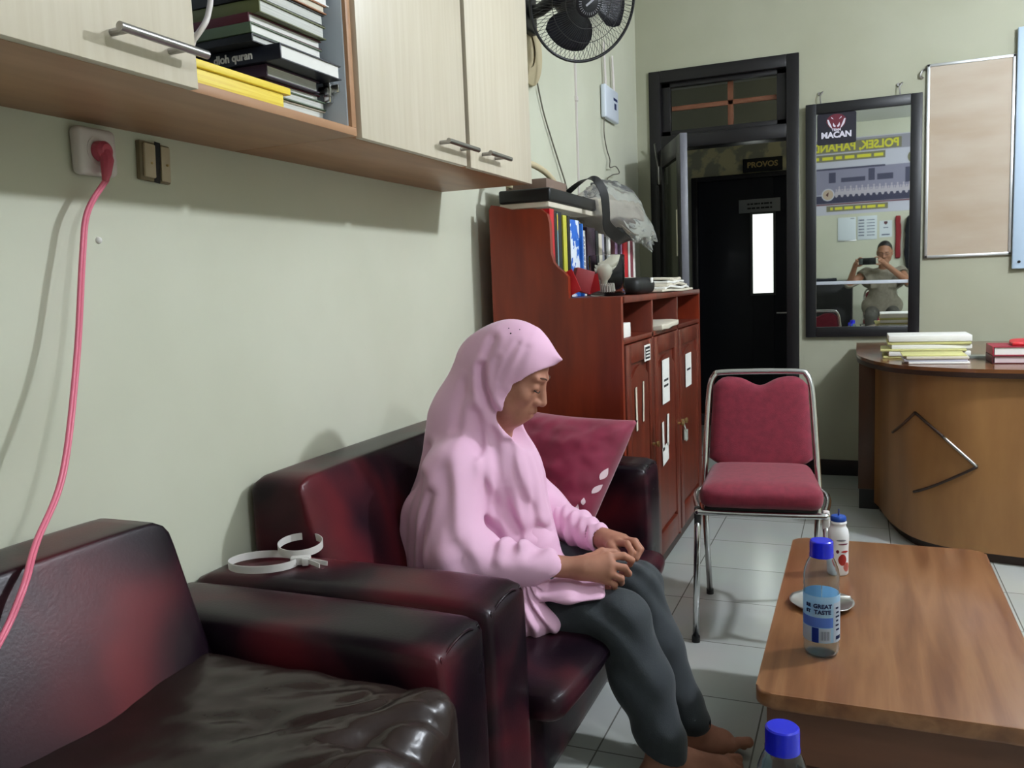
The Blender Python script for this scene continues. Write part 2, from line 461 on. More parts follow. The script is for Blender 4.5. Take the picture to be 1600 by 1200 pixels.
def polygonize(f, lo, hi, h, B=16, margin=1.7):
    lo = np.array(lo, f32); hi = np.array(hi, f32)
    n = (np.ceil((hi - lo) / h).astype(int) + 1)
    n = ((n - 1 + B - 1) // B) * B + 1
    D = np.full(n, 9.0, f32)
    nb = (n - 1) // B
    gi = np.stack(np.meshgrid(*[np.arange(k) for k in nb], indexing='ij'), -1).reshape(-1, 3)
    cen = lo + (gi * B + B / 2) * h
    dc = f(cen.astype(f32)); lim = B * h * 0.87 * margin
    for g, d in zip(gi, dc):
        s = tuple(slice(a * B, a * B + B + 1) for a in g)
        if abs(d) > lim:
            if d < 0: D[s] = np.where(D[s] == 9.0, -9.0, D[s])
            continue
        ax = [lo[i] + np.arange(g[i] * B, g[i] * B + B + 1) * h for i in range(3)]
        P = np.stack(np.meshgrid(*ax, indexing='ij'), -1).reshape(-1, 3).astype(f32)
        D[s] = f(P).reshape((B + 1,) * 3)
    neg = D < 0
    cnt = np.zeros(n - 1, np.int8)
    for i in (0, 1):
        for j in (0, 1):
            for k in (0, 1): cnt += neg[i:n[0]-1+i, j:n[1]-1+j, k:n[2]-1+k]
    act = np.argwhere((cnt > 0) & (cnt < 8))
    idx = np.full(n - 1, -1, np.int32); idx[tuple(act.T)] = np.arange(len(act))
    acc = np.zeros((len(act), 3), f32); num = np.zeros(len(act), f32)
    cs = [(i, j, k) for i in (0, 1) for j in (0, 1) for k in (0, 1)]
    for c0 in cs:
        for a in range(3):
            if c0[a]: continue
            c1 = list(c0); c1[a] = 1
            d0 = D[tuple((act + c0).T)]; d1 = D[tuple((act + c1).T)]
            m = (d0 < 0) != (d1 < 0)
            t = np.where(m, d0 / np.where(np.abs(d0 - d1) < 1e-9, 1, d0 - d1), 0); t = np.clip(t, 0, 1)
            p = np.tile(np.array(c0, f32), (len(act), 1)); p[:, a] = t
            acc += p * m[:, None]; num += m
    V = lo + (act + acc / np.maximum(num, 1)[:, None]) * h
    F = []
    for a in range(3):
        b, c = (a + 1) % 3, (a + 2) % 3
        s0 = [slice(1, n[i] - 1) for i in range(3)]; s0[a] = slice(0, n[a] - 1)
        s1 = list(s0); s1[a] = slice(1, n[a])
        A = neg[tuple(s0)]; Bq = neg[tuple(s1)]
        e = np.argwhere(A != Bq)
        if not len(e): continue
        base = e.copy()
        for i in range(3):
            if i != a: base[:, i] += 1
        sgn = A[tuple(e.T)]
        q = []
        for ob_, oc in ((-1, -1), (0, -1), (0, 0), (-1, 0)):
            w = base.copy(); w[:, b] += ob_; w[:, c] += oc; q.append(idx[tuple(w.T)])
        q = np.stack(q, 1)
        q[~sgn] = q[~sgn][:, ::-1]
        F.append(q)
    F = np.concatenate(F); F = F[(F >= 0).all(1)]
    return V, F

def sdf_obj(name, f, lo, hi, h, material, parent, relax=2, margin=1.7):
    V, F = polygonize(f, lo, hi, h, margin=margin)
    # light Laplacian relaxation, then pull back onto the surface
    for _ in range(relax):
        E = np.concatenate([F[:, [0, 1]], F[:, [1, 2]], F[:, [2, 3]], F[:, [3, 0]]])
        acc = np.zeros_like(V); cn = np.zeros(len(V), f32)
        np.add.at(acc, E[:, 0], V[E[:, 1]]); np.add.at(cn, E[:, 0], 1)
        np.add.at(acc, E[:, 1], V[E[:, 0]]); np.add.at(cn, E[:, 1], 1)
        V = V * 0.5 + 0.5 * acc / np.maximum(cn, 1)[:, None]
    me = bpy.data.meshes.new(name)
    me.vertices.add(len(V)); me.vertices.foreach_set('co', V.astype(f32).ravel())
    me.loops.add(F.size); me.loops.foreach_set('vertex_index', F.ravel().astype(np.int32))
    me.polygons.add(len(F)); me.polygons.foreach_set('loop_start', np.arange(0, F.size, 4, dtype=np.int32))
    me.polygons.foreach_set('loop_total', np.full(len(F), 4, np.int32))
    me.update(calc_edges=True); me.validate()
    return mesh_obj(name, me, material, parent, smooth=True)
# ================================================================ THE ROOM
WT = 0.12
struct(ob('floor', bx((XL - WT, YF - WT, -0.1), (XR + WT, 9.2, 0)), 'floor'))
struct(ob('ceiling', bx((XL - WT, YF - WT, ZC), (XR + WT, YB + 0.12, ZC + 0.1)), 'ceiling'))
struct(ob('wall_left', bx((XL - WT, YF - WT, 0), (XL, YB + WT, ZC)), 'wall'))
struct(ob('wall_right', bx((XR, YF - WT, 0), (XR + WT, YB + WT, ZC)), 'wall'))
struct(ob('wall_front', bx((XL, YF - WT, 0), (XR, YF, ZC)), 'wall'))
# back wall with the doorway (x -1.29 .. -0.355, up to z 2.63)
DX0, DX1, DZ = -1.293, -0.358, 2.63
bm = bx((XL, YB, 0), (DX0, YB + WT, ZC)); box(bm, (DX1, YB, 0), (XR, YB + WT, ZC)); box(bm, (DX0, YB, DZ), (DX1, YB + WT, ZC))
struct(ob('wall_back', bm, 'wall_dimmed'))
struct(ob('baseboard_back', bx((DX1, YB - 0.014, 0), (XR, YB, 0.10), 0.003), 'black_skirt'))
struct(ob('baseboard_left', bx((XL, YF, 0), (XL + 0.012, YB, 0.10), 0.003), 'black_skirt'))
struct(ob('baseboard_front', bx((XL, YF, 0), (XR, YF + 0.012, 0.10), 0.003), 'black_skirt'))

# corridor seen through the doorway
YC = 7.5
struct(ob('wall_corridor', bx((-3.4, YC, 0), (2.0, YC + 0.1, ZC)), 'wall_dimmed'))
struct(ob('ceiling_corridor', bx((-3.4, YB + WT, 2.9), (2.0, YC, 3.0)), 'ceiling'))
struct(ob('wall_corridor_end', bx((1.9, YB + WT, 0), (2.0, YC, 2.9)), 'wall_dimmed'))
struct(ob('wall_corridor_side', bx((-3.4, YB + WT, 0), (-3.3, YC, 2.9)), 'wall_dimmed'))

# door 1: frame, transom light, open leaf
d1 = bpy.data.objects.new('door_1', None); C.objects.link(d1); d1.location = (DX0, YB, 0); struct(d1)
fw = 0.075; y0, y1 = YB - 0.02, YB + WT + 0.01
bm = bx((DX0, y0, 0), (DX0 + fw, y1, DZ), 0.004); box(bm, (DX1 - fw, y0, 0), (DX1, y1, DZ), 0.004)
box(bm, (DX0 + fw, y0, DZ - fw), (DX1 - fw, y1, DZ), 0.004); box(bm, (DX0 + fw, y0, 2.13), (DX1 - fw, y1, 2.215), 0.004)
ob('door_frame', bm, 'darkwood', d1)
bm = bx((DX0 + fw, YB + 0.02, 2.215), (DX0 + fw + 0.06, YB + 0.06, DZ - fw), 0.003); box(bm, (DX1 - fw - 0.06, YB + 0.02, 2.215), (DX1 - fw, YB + 0.06, DZ - fw), 0.003)
box(bm, (DX0 + fw, YB + 0.02, DZ - fw - 0.03), (DX1 - fw, YB + 0.06, DZ - fw), 0.003); box(bm, (DX0 + fw, YB + 0.02, 2.215), (DX1 - fw, YB + 0.06, 2.25), 0.003)
ts = ob('transom_sash', bm, 'darkwood', d1)
ob('transom_pane', bx((DX0 + fw + 0.06, YB + 0.037, 2.25), (DX1 - fw - 0.06, YB + 0.041, DZ - fw - 0.03)), 'glass', ts)
bm = bx((-0.80, YB + 0.075, 2.22), (-0.765, YB + 0.095, DZ - fw), 0.002); box(bm, (DX0 + fw, YB + 0.075, 2.385), (DX1 - fw, YB + 0.095, 2.415), 0.002)
ob('transom_bar', bm, mat('rust_red', srgb(140, 86, 62), 0.6), ts)
# leaf swung into the room, hinged at the left jamb
A = Vector((DX0 + fw, YB - 0.01, 0)); Bp = Vector((-0.955, 5.03, 0)); ld = (Bp - A); LW = ld.length; ld.normalize()
ang = math.atan2(ld.y, ld.x)
Rz = Matrix.Rotation(ang, 4, 'Z')
def leaf(bm_): bm_.transform(Matrix.Translation(A) @ Rz); return bm_
bm = bx((0, -0.02, 0.01), (0.11, 0.02, 2.12), 0.003); box(bm, (LW - 0.11, -0.02, 0.01), (LW, 0.02, 2.12), 0.003)
box(bm, (0.11, -0.02, 2.0), (LW - 0.11, 0.02, 2.12), 0.003); box(bm, (0.11, -0.02, 0.01), (LW - 0.11, 0.02, 0.85), 0.003)
lf = ob('door_leaf', leaf(bm), 'darkwood', d1)
ob('leaf_edge', leaf(bx((LW, -0.021, 0.01), (LW + 0.006, 0.021, 2.12), 0.002)), 'grey_paint', lf)
ob('leaf_pane', leaf(bx((0.11, -0.004, 0.85), (LW - 0.11, 0.004, 2.0))), 'smoked', lf)
ob('paper_strip', leaf(bx((LW - 0.20, -0.009, 1.42), (LW - 0.155, -0.0045, 1.70), 0.001)), 'paper_old', lf)
bm = bx((0.012, -0.035, 1.90), (0.05, -0.018, 2.02), 0.004); tube(bm, [(0.03, -0.03, 2.02), (0.03, -0.04, 2.10), (0.07, -0.055, 2.16)], 0.007)
ob('door_hinge', leaf(bm), 'steel', lf)
ob('door_lever', leaf(tb([(LW - 0.05, -0.02, 1.03), (LW - 0.05, -0.06, 1.03), (LW - 0.16, -0.06, 1.03)], 0.009)), 'steel', lf)

# door 2: the dark door across the corridor with a narrow lit window
d2 = bpy.data.objects.new('door_2', None); C.objects.link(d2); d2.location = (-0.8, YC, 0); struct(d2)
X0, X1, DT = -1.30, -0.30, 2.10
wx0, wx1, wz0, wz1 = -0.845, -0.678, 1.14, 1.80
bm = bx((X0, YC - 0.05, 0.10), (wx0, YC, DT), 0.002); box(bm, (wx1, YC - 0.05, 0.10), (X1, YC, DT), 0.002)
box(bm, (wx0, YC - 0.05, wz1), (wx1, YC, DT)); box(bm, (wx0, YC - 0.05, 0.10), (wx1, YC, wz0))
ob('door_panel', bm, 'doorblue', d2)
ob('door_sill', bx((X0 - 0.1, YC - 0.09, 0), (X1 + 0.3, YC, 0.10), 0.004), mat('sillgrey', srgb(44, 46, 52), 0.5), d2)
bm = bx((X0 - 0.05, YC - 0.07, 0.10), (X0, YC, DT + 0.04), 0.003); box(bm, (X1, YC - 0.07, 0.10), (X1 + 0.05, YC, DT + 0.04), 0.003); box(bm, (X0, YC - 0.07, DT), (X1, YC, DT + 0.04), 0.003)
ob('door_frame', bm, 'darkwood', d2)
ob('lit_window', bx((wx0, YC - 0.03, wz0), (wx1, YC - 0.02, wz1)), 'lightglass', d2)
bm = bmesh.new()
for a in ((wx0 - 0.02, wz0 - 0.02, wx0, wz1 + 0.02), (wx1, wz0 - 0.02, wx1 + 0.02, wz1 + 0.02), (wx0, wz1, wx1, wz1 + 0.02), (wx0, wz0 - 0.02, wx1, wz0)):
    box(bm, (a[0], YC - 0.062, a[1]), (a[2], YC - 0.045, a[3]), 0.002)
ob('window_frame', bm, mat('frame_grey', srgb(70, 74, 72), 0.5), d2)
ob('door_lever', tb([(-0.53, YC - 0.05, 0.97), (-0.53, YC - 0.09, 0.97), (-0.65, YC - 0.09, 0.97)], 0.008), 'steel', d2)

# name plate on that door and the sign above it
t = thing('name_plate', 'small grey plate with two lines of lettering on the dark door across the corridor', 'sign', (-0.78, YC - 0.05, 1.85))
ob('plate', bx((-0.955, YC - 0.062, 1.815), (-0.62, YC - 0.051, 1.925), 0.003), mat('plate_grey', srgb(128, 130, 130), 0.4), t)
print_bars((-0.785, YC - 0.0625, 1.868), (1, 0, 0), (0, 0, 1), 0.2, 0.07, 2, 'ink', t, 3, 0.4)
t = thing('door_sign', 'black sign with dull gold capitals on the corridor wall above the dark door', 'sign', (-0.76, YC, 2.2))
ob('board', bx((-0.925, YC - 0.02, 2.155), (-0.605, YC - 0.001, 2.265), 0.003), 'black_plastic', t)
text('lettering', 'PROVOS', 0.062, (-0.765, YC - 0.0205, 2.21), (1, 0, 0), (0, 0, 1), 'brass', t, bold=0.002, stretch=1.05)
# old paint stains of the corridor wall: a darker flaking patch over the door
flk = mat('flaked_paint', srgb(150, 150, 132), 0.8, col2=srgb(196, 190, 150), nscale=7, ndetail=8, lo=0.45, hi=0.52)
o = struct(ob('trim_1', bx((-1.4, YC - 0.004, 2.14), (0.0, YC, 2.44)), flk))

# ---------------------------------------------------------------- ceiling bulbs
for i, (x, y, z, r, e) in enumerate(BULBS):
    lab = ['round white bulb on the ceiling near the middle of the room', 'round white bulb on the ceiling closest to the back wall', 'round white bulb on the ceiling closest to the camera'][i]
    t = thing('ceiling_lamp', lab, 'lamp', (x, y, ZC), 'ceiling bulbs')
    ob('lamp_holder', lathe(bmesh.new(), [(0, 0), (0.06, 0), (0.06, 0.02), (0.03, 0.04), (0.028, ZC - z - r + 0.01), (0, ZC - z - r + 0.01)], (x, y, ZC), 24, (0, 0, -1)), 'white_plastic', t)
    g = bmesh.new(); bmesh.ops.create_icosphere(g, subdivisions=3, radius=r); bmesh.ops.translate(g, vec=(x, y, z), verts=g.verts)
    bm_m = _m['bulb'].copy(); bm_m.node_tree.nodes['Principled BSDF'].inputs['Emission Strength'].default_value = e
    bm_m.node_tree.nodes['Principled BSDF'].inputs['Emission Color'].default_value = (*BULB_COLOUR, 1)
    ob('light_bulb', g, bm_m, t, True)
# a shaded corridor bulb
t = thing('corridor_lamp', 'dim round bulb on the corridor ceiling beyond the doorway', 'lamp', (0.9, 6.6, 2.9))
ob('lamp_holder', cyl(bmesh.new(), (0.9, 6.6, 2.9), (0.9, 6.6, 2.80), 0.03), 'white_plastic', t)
g = bmesh.new(); bmesh.ops.create_icosphere(g, subdivisions=2, radius=0.05); bmesh.ops.translate(g, vec=(0.9, 6.6, 2.76), verts=g.verts)
bm_m = _m['bulb'].copy(); bm_m.node_tree.nodes['Principled BSDF'].inputs['Emission Strength'].default_value = 90
ob('light_bulb', g, bm_m, t, True)

# ================================================================ WALL CABINETS
CX = -1.036          # door fronts
CB, CT = 1.617, 2.42
th = 0.018
def shell(y0, y1, x1=-1.056):
    bm = bx((XL, y0, CB), (x1, y1, CB + th), 0.0015); box(bm, (XL, y0, CT - th), (x1, y1, CT), 0.0015)
    box(bm, (XL, y0, CB + th), (x1, y0 + th, CT - th), 0.0015); box(bm, (XL, y1 - th, CB + th), (x1, y1, CT - th), 0.0015)
    box(bm, (XL, y0 + th, CB + th), (XL + 0.006, y1 - th, CT - th))
    return bm
def handle(y0, y1, z, parent, off=0.034):
    bm = tb([(CX + off, y0, z), (CX + off, y1, z)], 0.0068, n=14)
    for yy in (y0 + 0.018, y1 - 0.045): tube(bm, [(CX, yy, z), (CX + off, yy, z)], 0.0055, n=10)
    return ob('handle', bm, 'steel', parent)
t = thing('wall_cabinet', 'maple fronted wall cabinet on the left wall with an open compartment full of books', 'cabinet', (XL, 0.5, CB))
Y0, Y1 = 0.50, 1.655
ob('body', shell(Y0, Y1, -1.036), 'carcass', t)
bm = bx((XL + 0.007, Y1 - th - 0.004, CB + th), (-1.045, Y1 - th, CT - th)); box(bm, (XL + 0.006, Y0 + th, CB + th), (XL + 0.009, Y1 - th - 0.004, CT - th))
ob('lining', bm, 'melamine', t)
dr = ob('door', bx((-1.035, Y0, CB), (-1.017, 1.145, CT), 0.0012), 'maple', t)
handle(0.955, 1.132, 1.664, dr, 0.054)
bm = cyl(bmesh.new(), (-1.085, Y1 - th - 0.005, 1.735), (-1.085, Y1 - th - 0.016, 1.735), 0.011); cyl(bm, (-1.085, Y1 - th - 0.005, 1.703), (-1.085, Y1 - th - 0.016, 1.703), 0.011)
box(bm, (-1.112, Y1 - th - 0.012, 1.709), (-1.058, Y1 - th - 0.004, 1.728), 0.003); box(bm, (-1.094, Y1 - th - 0.018, 1.688), (-1.076, Y1 - th - 0.004, 1.750), 0.003)
ob('hinge_plate', bm, 'chrome', t)
t = thing('wall_cabinet', 'maple fronted wall cabinet with two closed doors beside the wall fan', 'cabinet', (XL, 1.66, CB))
Y0, Y1 = 1.658, 2.742
ob('body', shell(Y0, Y1), 'carcass', t)
dr = ob('door', bx((-1.054, 1.676, CB), (CX, 2.226, CT), 0.0015), 'maple', t); handle(2.045, 2.235, 1.660, dr)
dr = ob('door', bx((-1.054, 2.252, CB), (CX, 2.742, CT), 0.0015), 'maple', t); handle(2.318, 2.475, 1.664, dr)

# ---------------------------------------------------------------- books in the open compartment
def book(x0, x1, y0, y1, z, h, cov, label, spine=None, pages='book_pages', tilt=0.0, roll=0.0, group='books stacked in the open cabinet', tsize=0.022, ink='paper'):
    """lying flat, spine towards the camera side (-y), page edges towards +x"""
    t = thing('book', label, 'book', ((x0 + x1) / 2, (y0 + y1) / 2, z), group)
    c = 0.0022
    R = Matrix.Rotation(tilt, 3, 'Z'); pv = (x1, y0, z)
    bm = bx((x0, y0, z), (x1, y1, z + c)); box(bm, (x0, y0, z + h - c), (x1, y1, z + h)); box(bm, (x0, y0 - 0.002, z), (x1, y0 + 0.002, z + h), 0.001)
    bmesh.ops.rotate(bm, cent=pv, matrix=R, verts=bm.verts); ob('cover', bm, cov, t)
    bm = bx((x0 + 0.004, y0 + 0.002, z + c), (x1 - 0.004, y1 - 0.005, z + h - c))
    bmesh.ops.rotate(bm, cent=pv, matrix=R, verts=bm.verts); ob('pages', bm, pages, t)
    if spine:
        text('lettering', spine, tsize, (x1 - 0.115, y0 - 0.0022, z + h / 2), (1, 0, 0), (0, 0, 1), ink, t, bold=0.0006)
    return t
zc = CB + th + 0.0005
specs = [ # thickness, x1, x0, y0, y1, cover, pages, label, spine
    (0.014, -1.085, -1.335, 1.440, 1.622, 'paper_old', 'paper', 'thin crumpled grey booklet at the very bottom of the cabinet book stack', None),
    (0.020, -1.095, -1.340, 1.452, 1.622, 'paper_old', 'book_pages', 'pale paperback second from the bottom of the cabinet book stack', None),
    (0.018, -1.088, -1.340, 1.440, 1.620, 'green_grey', 'book_pages', 'grey green paperback low in the cabinet book stack', None),
    (0.015, -1.105, -1.340, 1.436, 1.618, 'maroon', 'paper', 'thin book with brown spine under the dark religious book', None),
    (0.024, -1.090, -1.345, 1.424, 1.600, 'plum', 'book_pages', 'dark purple book directly under the black book with silver lettering', None),
    (0.030, -1.045, -1.340, 1.412, 1.618, mat('black_cover', srgb(24, 27, 38), 0.35), 'paper', 'thick black book with silver spine lettering jutting out of the stack', 'dloh quran'),
    (0.015, -1.085, -1.350, 1.380, 1.615, mat('black_book', srgb(20, 22, 24), 0.4), 'book_pages', 'thin black book lying on the thick lettered book', None),
    (0.020, -1.085, -1.350, 1.378, 1.612, 'green_grey', 'paper', 'white paged book with green and brown spine in the middle of the stack', None),
    (0.018, -1.090, -1.350, 1.380, 1.612, 'maroon', 'paper', 'book with dark maroon spine above the green one', None),
    (0.026, -1.072, -1.350, 1.392, 1.610, 'olive', 'book_pages', 'thick book with olive and maroon spine in the upper stack', None),
    (0.024, -1.075, -1.350, 1.388, 1.608, mat('black_book2', srgb(28, 26, 24), 0.4), 'book_pages', 'black spined book with frayed corner under the orange brown one', None),
    (0.018, -1.070, -1.350, 1.392, 1.610, 'orange_brown', 'paper_old', 'orange brown spined book near the top of the stack', None),
    (0.020, -1.068, -1.350, 1.398, 1.622, 'paper', 'paper', 'white paperback just under the dark blue folder', None),
    (0.024, -1.062, -1.350, 1.405, 1.624, mat('slateblue', srgb(74, 88, 112), 0.35), 'paper', 'slate blue hardback at the top of the stack beside the white panel', None),
]
for (h, x1, x0, y0b, y1b, cov, pg, lab, sp) in specs:
    book(x0, x1, y0b, y1b, zc, h, cov, lab, sp, pg, tilt=rnd.uniform(-0.03, 0.03) * 0.6)
    zc += h + 0.0008
t = thing('book', 'yellow phone book lying flat at the front of the open cabinet', 'book', (-1.1, 1.3, CB + th), 'books stacked in the open cabinet')
z0 = CB + th
bm = bx((-1.22, 1.15, z0), (-1.058, 1.428, z0 + 0.032), 0.002); ob('pages', bm, mat('yellow_pages', srgb(238, 218, 90), 0.5, col2=srgb(220, 190, 60), nscale=5, stretch=(1, 1, 90)), t)
bm = bx((-1.225, 1.15, z0 + 0.0322), (-1.052, 1.445, z0 + 0.046), 0.002); ob('cover', bm, 'yellow', t)
t = thing('magazine', 'pale glossy magazine lying on the yellow phone book', 'magazine', (-1.15, 1.28, z0 + 0.048))
ob('pages', bx((-1.30, 1.152, z0 + 0.0465), (-1.072, 1.425, z0 + 0.0515)), 'paper_old', t)
text('lettering', '46', 0.016, (-1.105, 1.385, z0 + 0.0516), (0, 1, 0), (-1, 0, 0), 'ink', t, bold=0.0008)
# white cable looped in the cabinet opening
pts = smooth_path([(-1.20, 1.17, 1.86), (-1.11, 1.235, 1.855), (-1.085, 1.266, 1.82), (-1.08, 1.256, 1.778), (-1.085, 1.240, 1.747), (-1.12, 1.230, 1.715), (-1.17, 1.21, 1.700), (-1.19, 1.225, 1.725), (-1.15, 1.250, 1.755), (-1.115, 1.250, 1.745), (-1.115, 1.238, 1.715), (-1.16, 1.215, 1.692), (-1.26, 1.175, 1.675)], 8)
tag(ob('white_cable', tb(pts, 0.0052, n=10), 'white_plastic', None, True), 'thick white cable looped inside the left edge of the open cabinet', 'cable')

# ================================================================ LEFT WALL FITTINGS
t = thing('wall_socket', 'square white wall socket on the left wall under the cabinet', 'socket', (XL, 1.236, 1.56))
bm = bx((XL, 1.192, 1.515), (XL + 0.030, 1.282, 1.605), 0.012, 4); ob('housing', bm, 'white_plastic', t)
ob('socket_ring', lathe(bmesh.new(), [(0.028, 0.026), (0.028, 0.031), (0.0215, 0.031), (0.020, 0.012), (0, 0.012)], (XL, 1.236, 1.56), 32, (1, 0, 0)), 'white_plastic', t)
t = thing('extension_cord', 'pink plug and pink cord hanging from the wall socket to the floor', 'cord', (XL + 0.03, 1.236, 1.56))
ob('plug', lathe(bmesh.new(), [(0, 0.016), (0.0185, 0.016), (0.0195, 0.034), (0.018, 0.046), (0.012, 0.052), (0, 0.054)], (XL, 1.236, 1.56), 28, (1, 0, 0)), 'pinkplug', t)
ob('strain_relief', tb([(XL + 0.042, 1.236, 1.556), (XL + 0.050, 1.234, 1.540), (XL + 0.052, 1.228, 1.515), (XL + 0.051, 1.224, 1.50)], [0.014, 0.0125, 0.009, 0.0055]), 'pinkplug', t)
cp = smooth_path([(XL + 0.051, 1.225, 1.505), (-1.335, 1.180, 1.442), (-1.33, 1.155, 1.36), (-1.31, 1.104, 1.174), (-1.26, 1.012, 0.985), (-1.215, 0.915, 0.895), (-1.175, 0.858, 0.850), (-1.155, 0.806, 0.80), (-1.11, 0.72, 0.76), (-1.05, 0.60, 0.70), (-0.98, 0.5, 0.66)], 10)
bmc = tb(cp, 0.0037, n=8); off = Vector((0.0, 0.0062, 0))
tube(bmc, [Vector(p) + off for p in cp], 0.0037, n=8)
ob('cord', bmc, 'pinkplastic', t, True)
t = thing('wall_switch', 'old beige switch plate with a dark slot right of the pink plug', 'switch', (XL, 1.394, 1.56))
R = Matrix.Rotation(math.radians(-3), 3, 'X')
ob('back_plate', bx((XL, 1.353, 1.520), (XL + 0.012, 1.436, 1.600), 0.003, rot=R, piv=(XL, 1.39, 1.56)), mat('beige_dark', srgb(122, 110, 84), 0.55), t)
ob('rocker', bx((XL + 0.012, 1.360, 1.526), (XL + 0.019, 1.390, 1.595), 0.003, rot=R, piv=(XL, 1.39, 1.56)), 'cream_plastic', t)
ob('rocker', bx((XL + 0.012, 1.407, 1.523), (XL + 0.017, 1.432, 1.596), 0.003, rot=R, piv=(XL, 1.39, 1.56)), 'cream_plastic', t)
ob('slot', bx((XL + 0.0122, 1.391, 1.518), (XL + 0.0135, 1.406, 1.603), 0.0, rot=Matrix.Rotation(math.radians(-6), 3, 'X'), piv=(XL, 1.39, 1.56)), 'ink', t)
for yy in (1.377, 1.421): ob('screw', cyl(bmesh.new(), (XL + 0.015, yy, 1.556), (XL + 0.0202, yy, 1.556), 0.0026, 10), 'brass', t)
tag(ob('wall_anchor', lathe(bmesh.new(), [(0, 0.006), (0.003, 0.006), (0.0062, 0.003), (0.007, 0)], (XL, 1.242, 1.394), 20, (1, 0, 0)), 'paper', None, True), 'tiny round white wall plug below the socket', 'wall plug')

# router, its aerials and cable
t = thing('router', 'white wireless router with two upright aerials on the left wall', 'router', (XL, 4.94, 2.31))
ob('housing', bx((XL + 0.004, 4.79, 2.215), (XL + 0.036, 5.07, 2.40), 0.010, 3), mat('router_white', srgb(212, 220, 232), 0.35), t)
for yy in (4.845, 5.02): ob('antenna', tb([(XL + 0.02, yy, 2.39), (XL + 0.02, yy, 2.42), (XL + 0.018, yy - 0.01, 2.64 if yy < 4.9 else 2.60)], [0.010, 0.008, 0.0065]), 'white_plastic', t)
bm = bx((XL + 0.036, 4.955, 2.335), (XL + 0.0375, 5.035, 2.350)); box(bm, (XL + 0.036, 4.97, 2.285), (XL + 0.0375, 5.01, 2.320))
ob('emblem', bm, 'navy_ink', t)
pts = smooth_path([(XL + 0.02, 4.80, 2.215), (XL + 0.02, 4.795, 2.12), (XL + 0.02, 4.84, 2.04), (XL + 0.02, 4.90, 1.99), (XL + 0.03, 4.86, 1.94), (XL + 0.04, 4.95, 1.955), (XL + 0.05, 4.99, 1.92), (XL + 0.03, 4.90, 1.90), (XL + 0.02, 4.82, 1.86), (XL + 0.02, 4.86, 1.78), (XL + 0.02, 4.90, 1.66)], 6)
tag(ob('router_cable', tb(pts, 0.0035, n=6), 'wire_grey', None, True), 'thin grey cable with a small loop hanging under the router', 'cable')
bm = bx((XL, 4.325, 1.62), (XL + 0.010, 4.337, 2.44), 0.001); box(bm, (XL, 4.318, 2.22), (XL + 0.014, 4.344, 2.245), 0.002)
tag(ob('cable_conduit', bm, 'white_plastic'), 'slim white cable duct running down the wall below the fan', 'cable duct')
pts = smooth_path([(XL + 0.012, 3.73, 2.20), (XL + 0.012, 3.80, 2.08), (XL + 0.012, 3.90, 1.97), (XL + 0.015, 4.00, 1.86), (XL + 0.018, 4.10, 1.74), (XL + 0.02, 4.12, 1.62)], 6)
tag(ob('fan_cord', tb(pts, 0.004, n=6), 'wire_grey', None, True), 'thin dark cord running slantwise down the wall beside the cabinet', 'cord')
# beige oval disc hanging behind the fan
t = thing('wall_disc', 'beige oval disc hanging on the wall behind the fan beside the cabinet', 'disc', (XL + 0.01, 3.66, 2.32))
ob('disc_body', lathe(bmesh.new(), [(0, 0.0), (0.155, 0.006), (0.16, 0.012), (0.155, 0.016), (0.08, 0.012)], (XL + 0.002, 3.64, 2.32), 40, (1, 0, 0)), 'straw', t, True)

# ================================================================ WALL FAN
FC = Vector((-1.057, 3.463, 2.421)); FN = Vector((0.639, -0.674, -0.367)).normalized(); FR = 0.232
t = thing('wall_fan', 'black wall fan with a wire cage mounted high on the left wall', 'fan', (XL, 3.62, 2.45))
U = FN.cross(Vector((0, 0, 1))).normalized(); W = U.cross(FN)
def fp(r, a, h): return FC + (U * math.cos(a) + W * math.sin(a)) * r + FN * h
bm = bmesh.new()
tube(bm, [fp(FR, 2 * PI * k / 64, 0) for k in range(64)], 0.0065, n=8, cyc=True)
ob('cage_rim', bm, 'fan_black', t, True)
bm = bmesh.new()
for k in range(96):
    a = 2 * PI * k / 96
    tube(bm, [fp(0.055, a, 0.055), fp(0.12, a + 0.10, 0.05), fp(0.18, a + 0.16, 0.033), fp(FR, a + 0.2, 0.004)], 0.0010, n=4, caps=False)
for rr, hh in ((0.10, 0.052), (0.155, 0.042)):
    tube(bm, [fp(rr, 2 * PI * k / 48, hh) for k in range(48)], 0.0014, n=5, cyc=True)
ob('front_grille', bm, mat('grille_wire', srgb(70, 70, 70), 0.35, 0.5), t)
bm = bmesh.new()
for k in range(60):
    a = 2 * PI * k / 60
    tube(bm, [fp(0.06, a, -0.075), fp(0.15, a, -0.065), fp(FR, a, -0.004)], 0.0010, n=4, caps=False)
ob('rear_grille', bm, _m['grille_wire'], t)
bm = lathe(bmesh.new(), [(0.0, 0.066), (0.044, 0.064), (0.058, 0.056), (0.058, 0.048), (0, 0.048)], FC, 40, FN)
hb = ob('grille_badge', bm, 'fan_black', t)
bm = bmesh.new()
for k in range(30):
    a = 2 * PI * k / 30; tube(bm, [fp(0.037, a, 0.0665), fp(0.048, a, 0.0645)], 0.0014, n=4)
ob('badge_ticks', bm, mat('silver_ink', srgb(150, 150, 156), 0.4), hb)
bm = bmesh.new(); box(bm, (-0.020, -0.004, 0), (0.020, 0.004, 0.0015)); box(bm, (-0.024, 0.001, 0), (-0.010, 0.010, 0.0015))
bm.transform(Matrix.Translation(FC + FN * 0.0655) @ Matrix((U, W, FN)).transposed().to_4x4() @ Matrix.Rotation(math.radians(-42), 4, 'Z'))
ob('badge_emblem', bm, 'silver_ink' if 'silver_ink' in _m else None, hb)
BLADE0 = 36
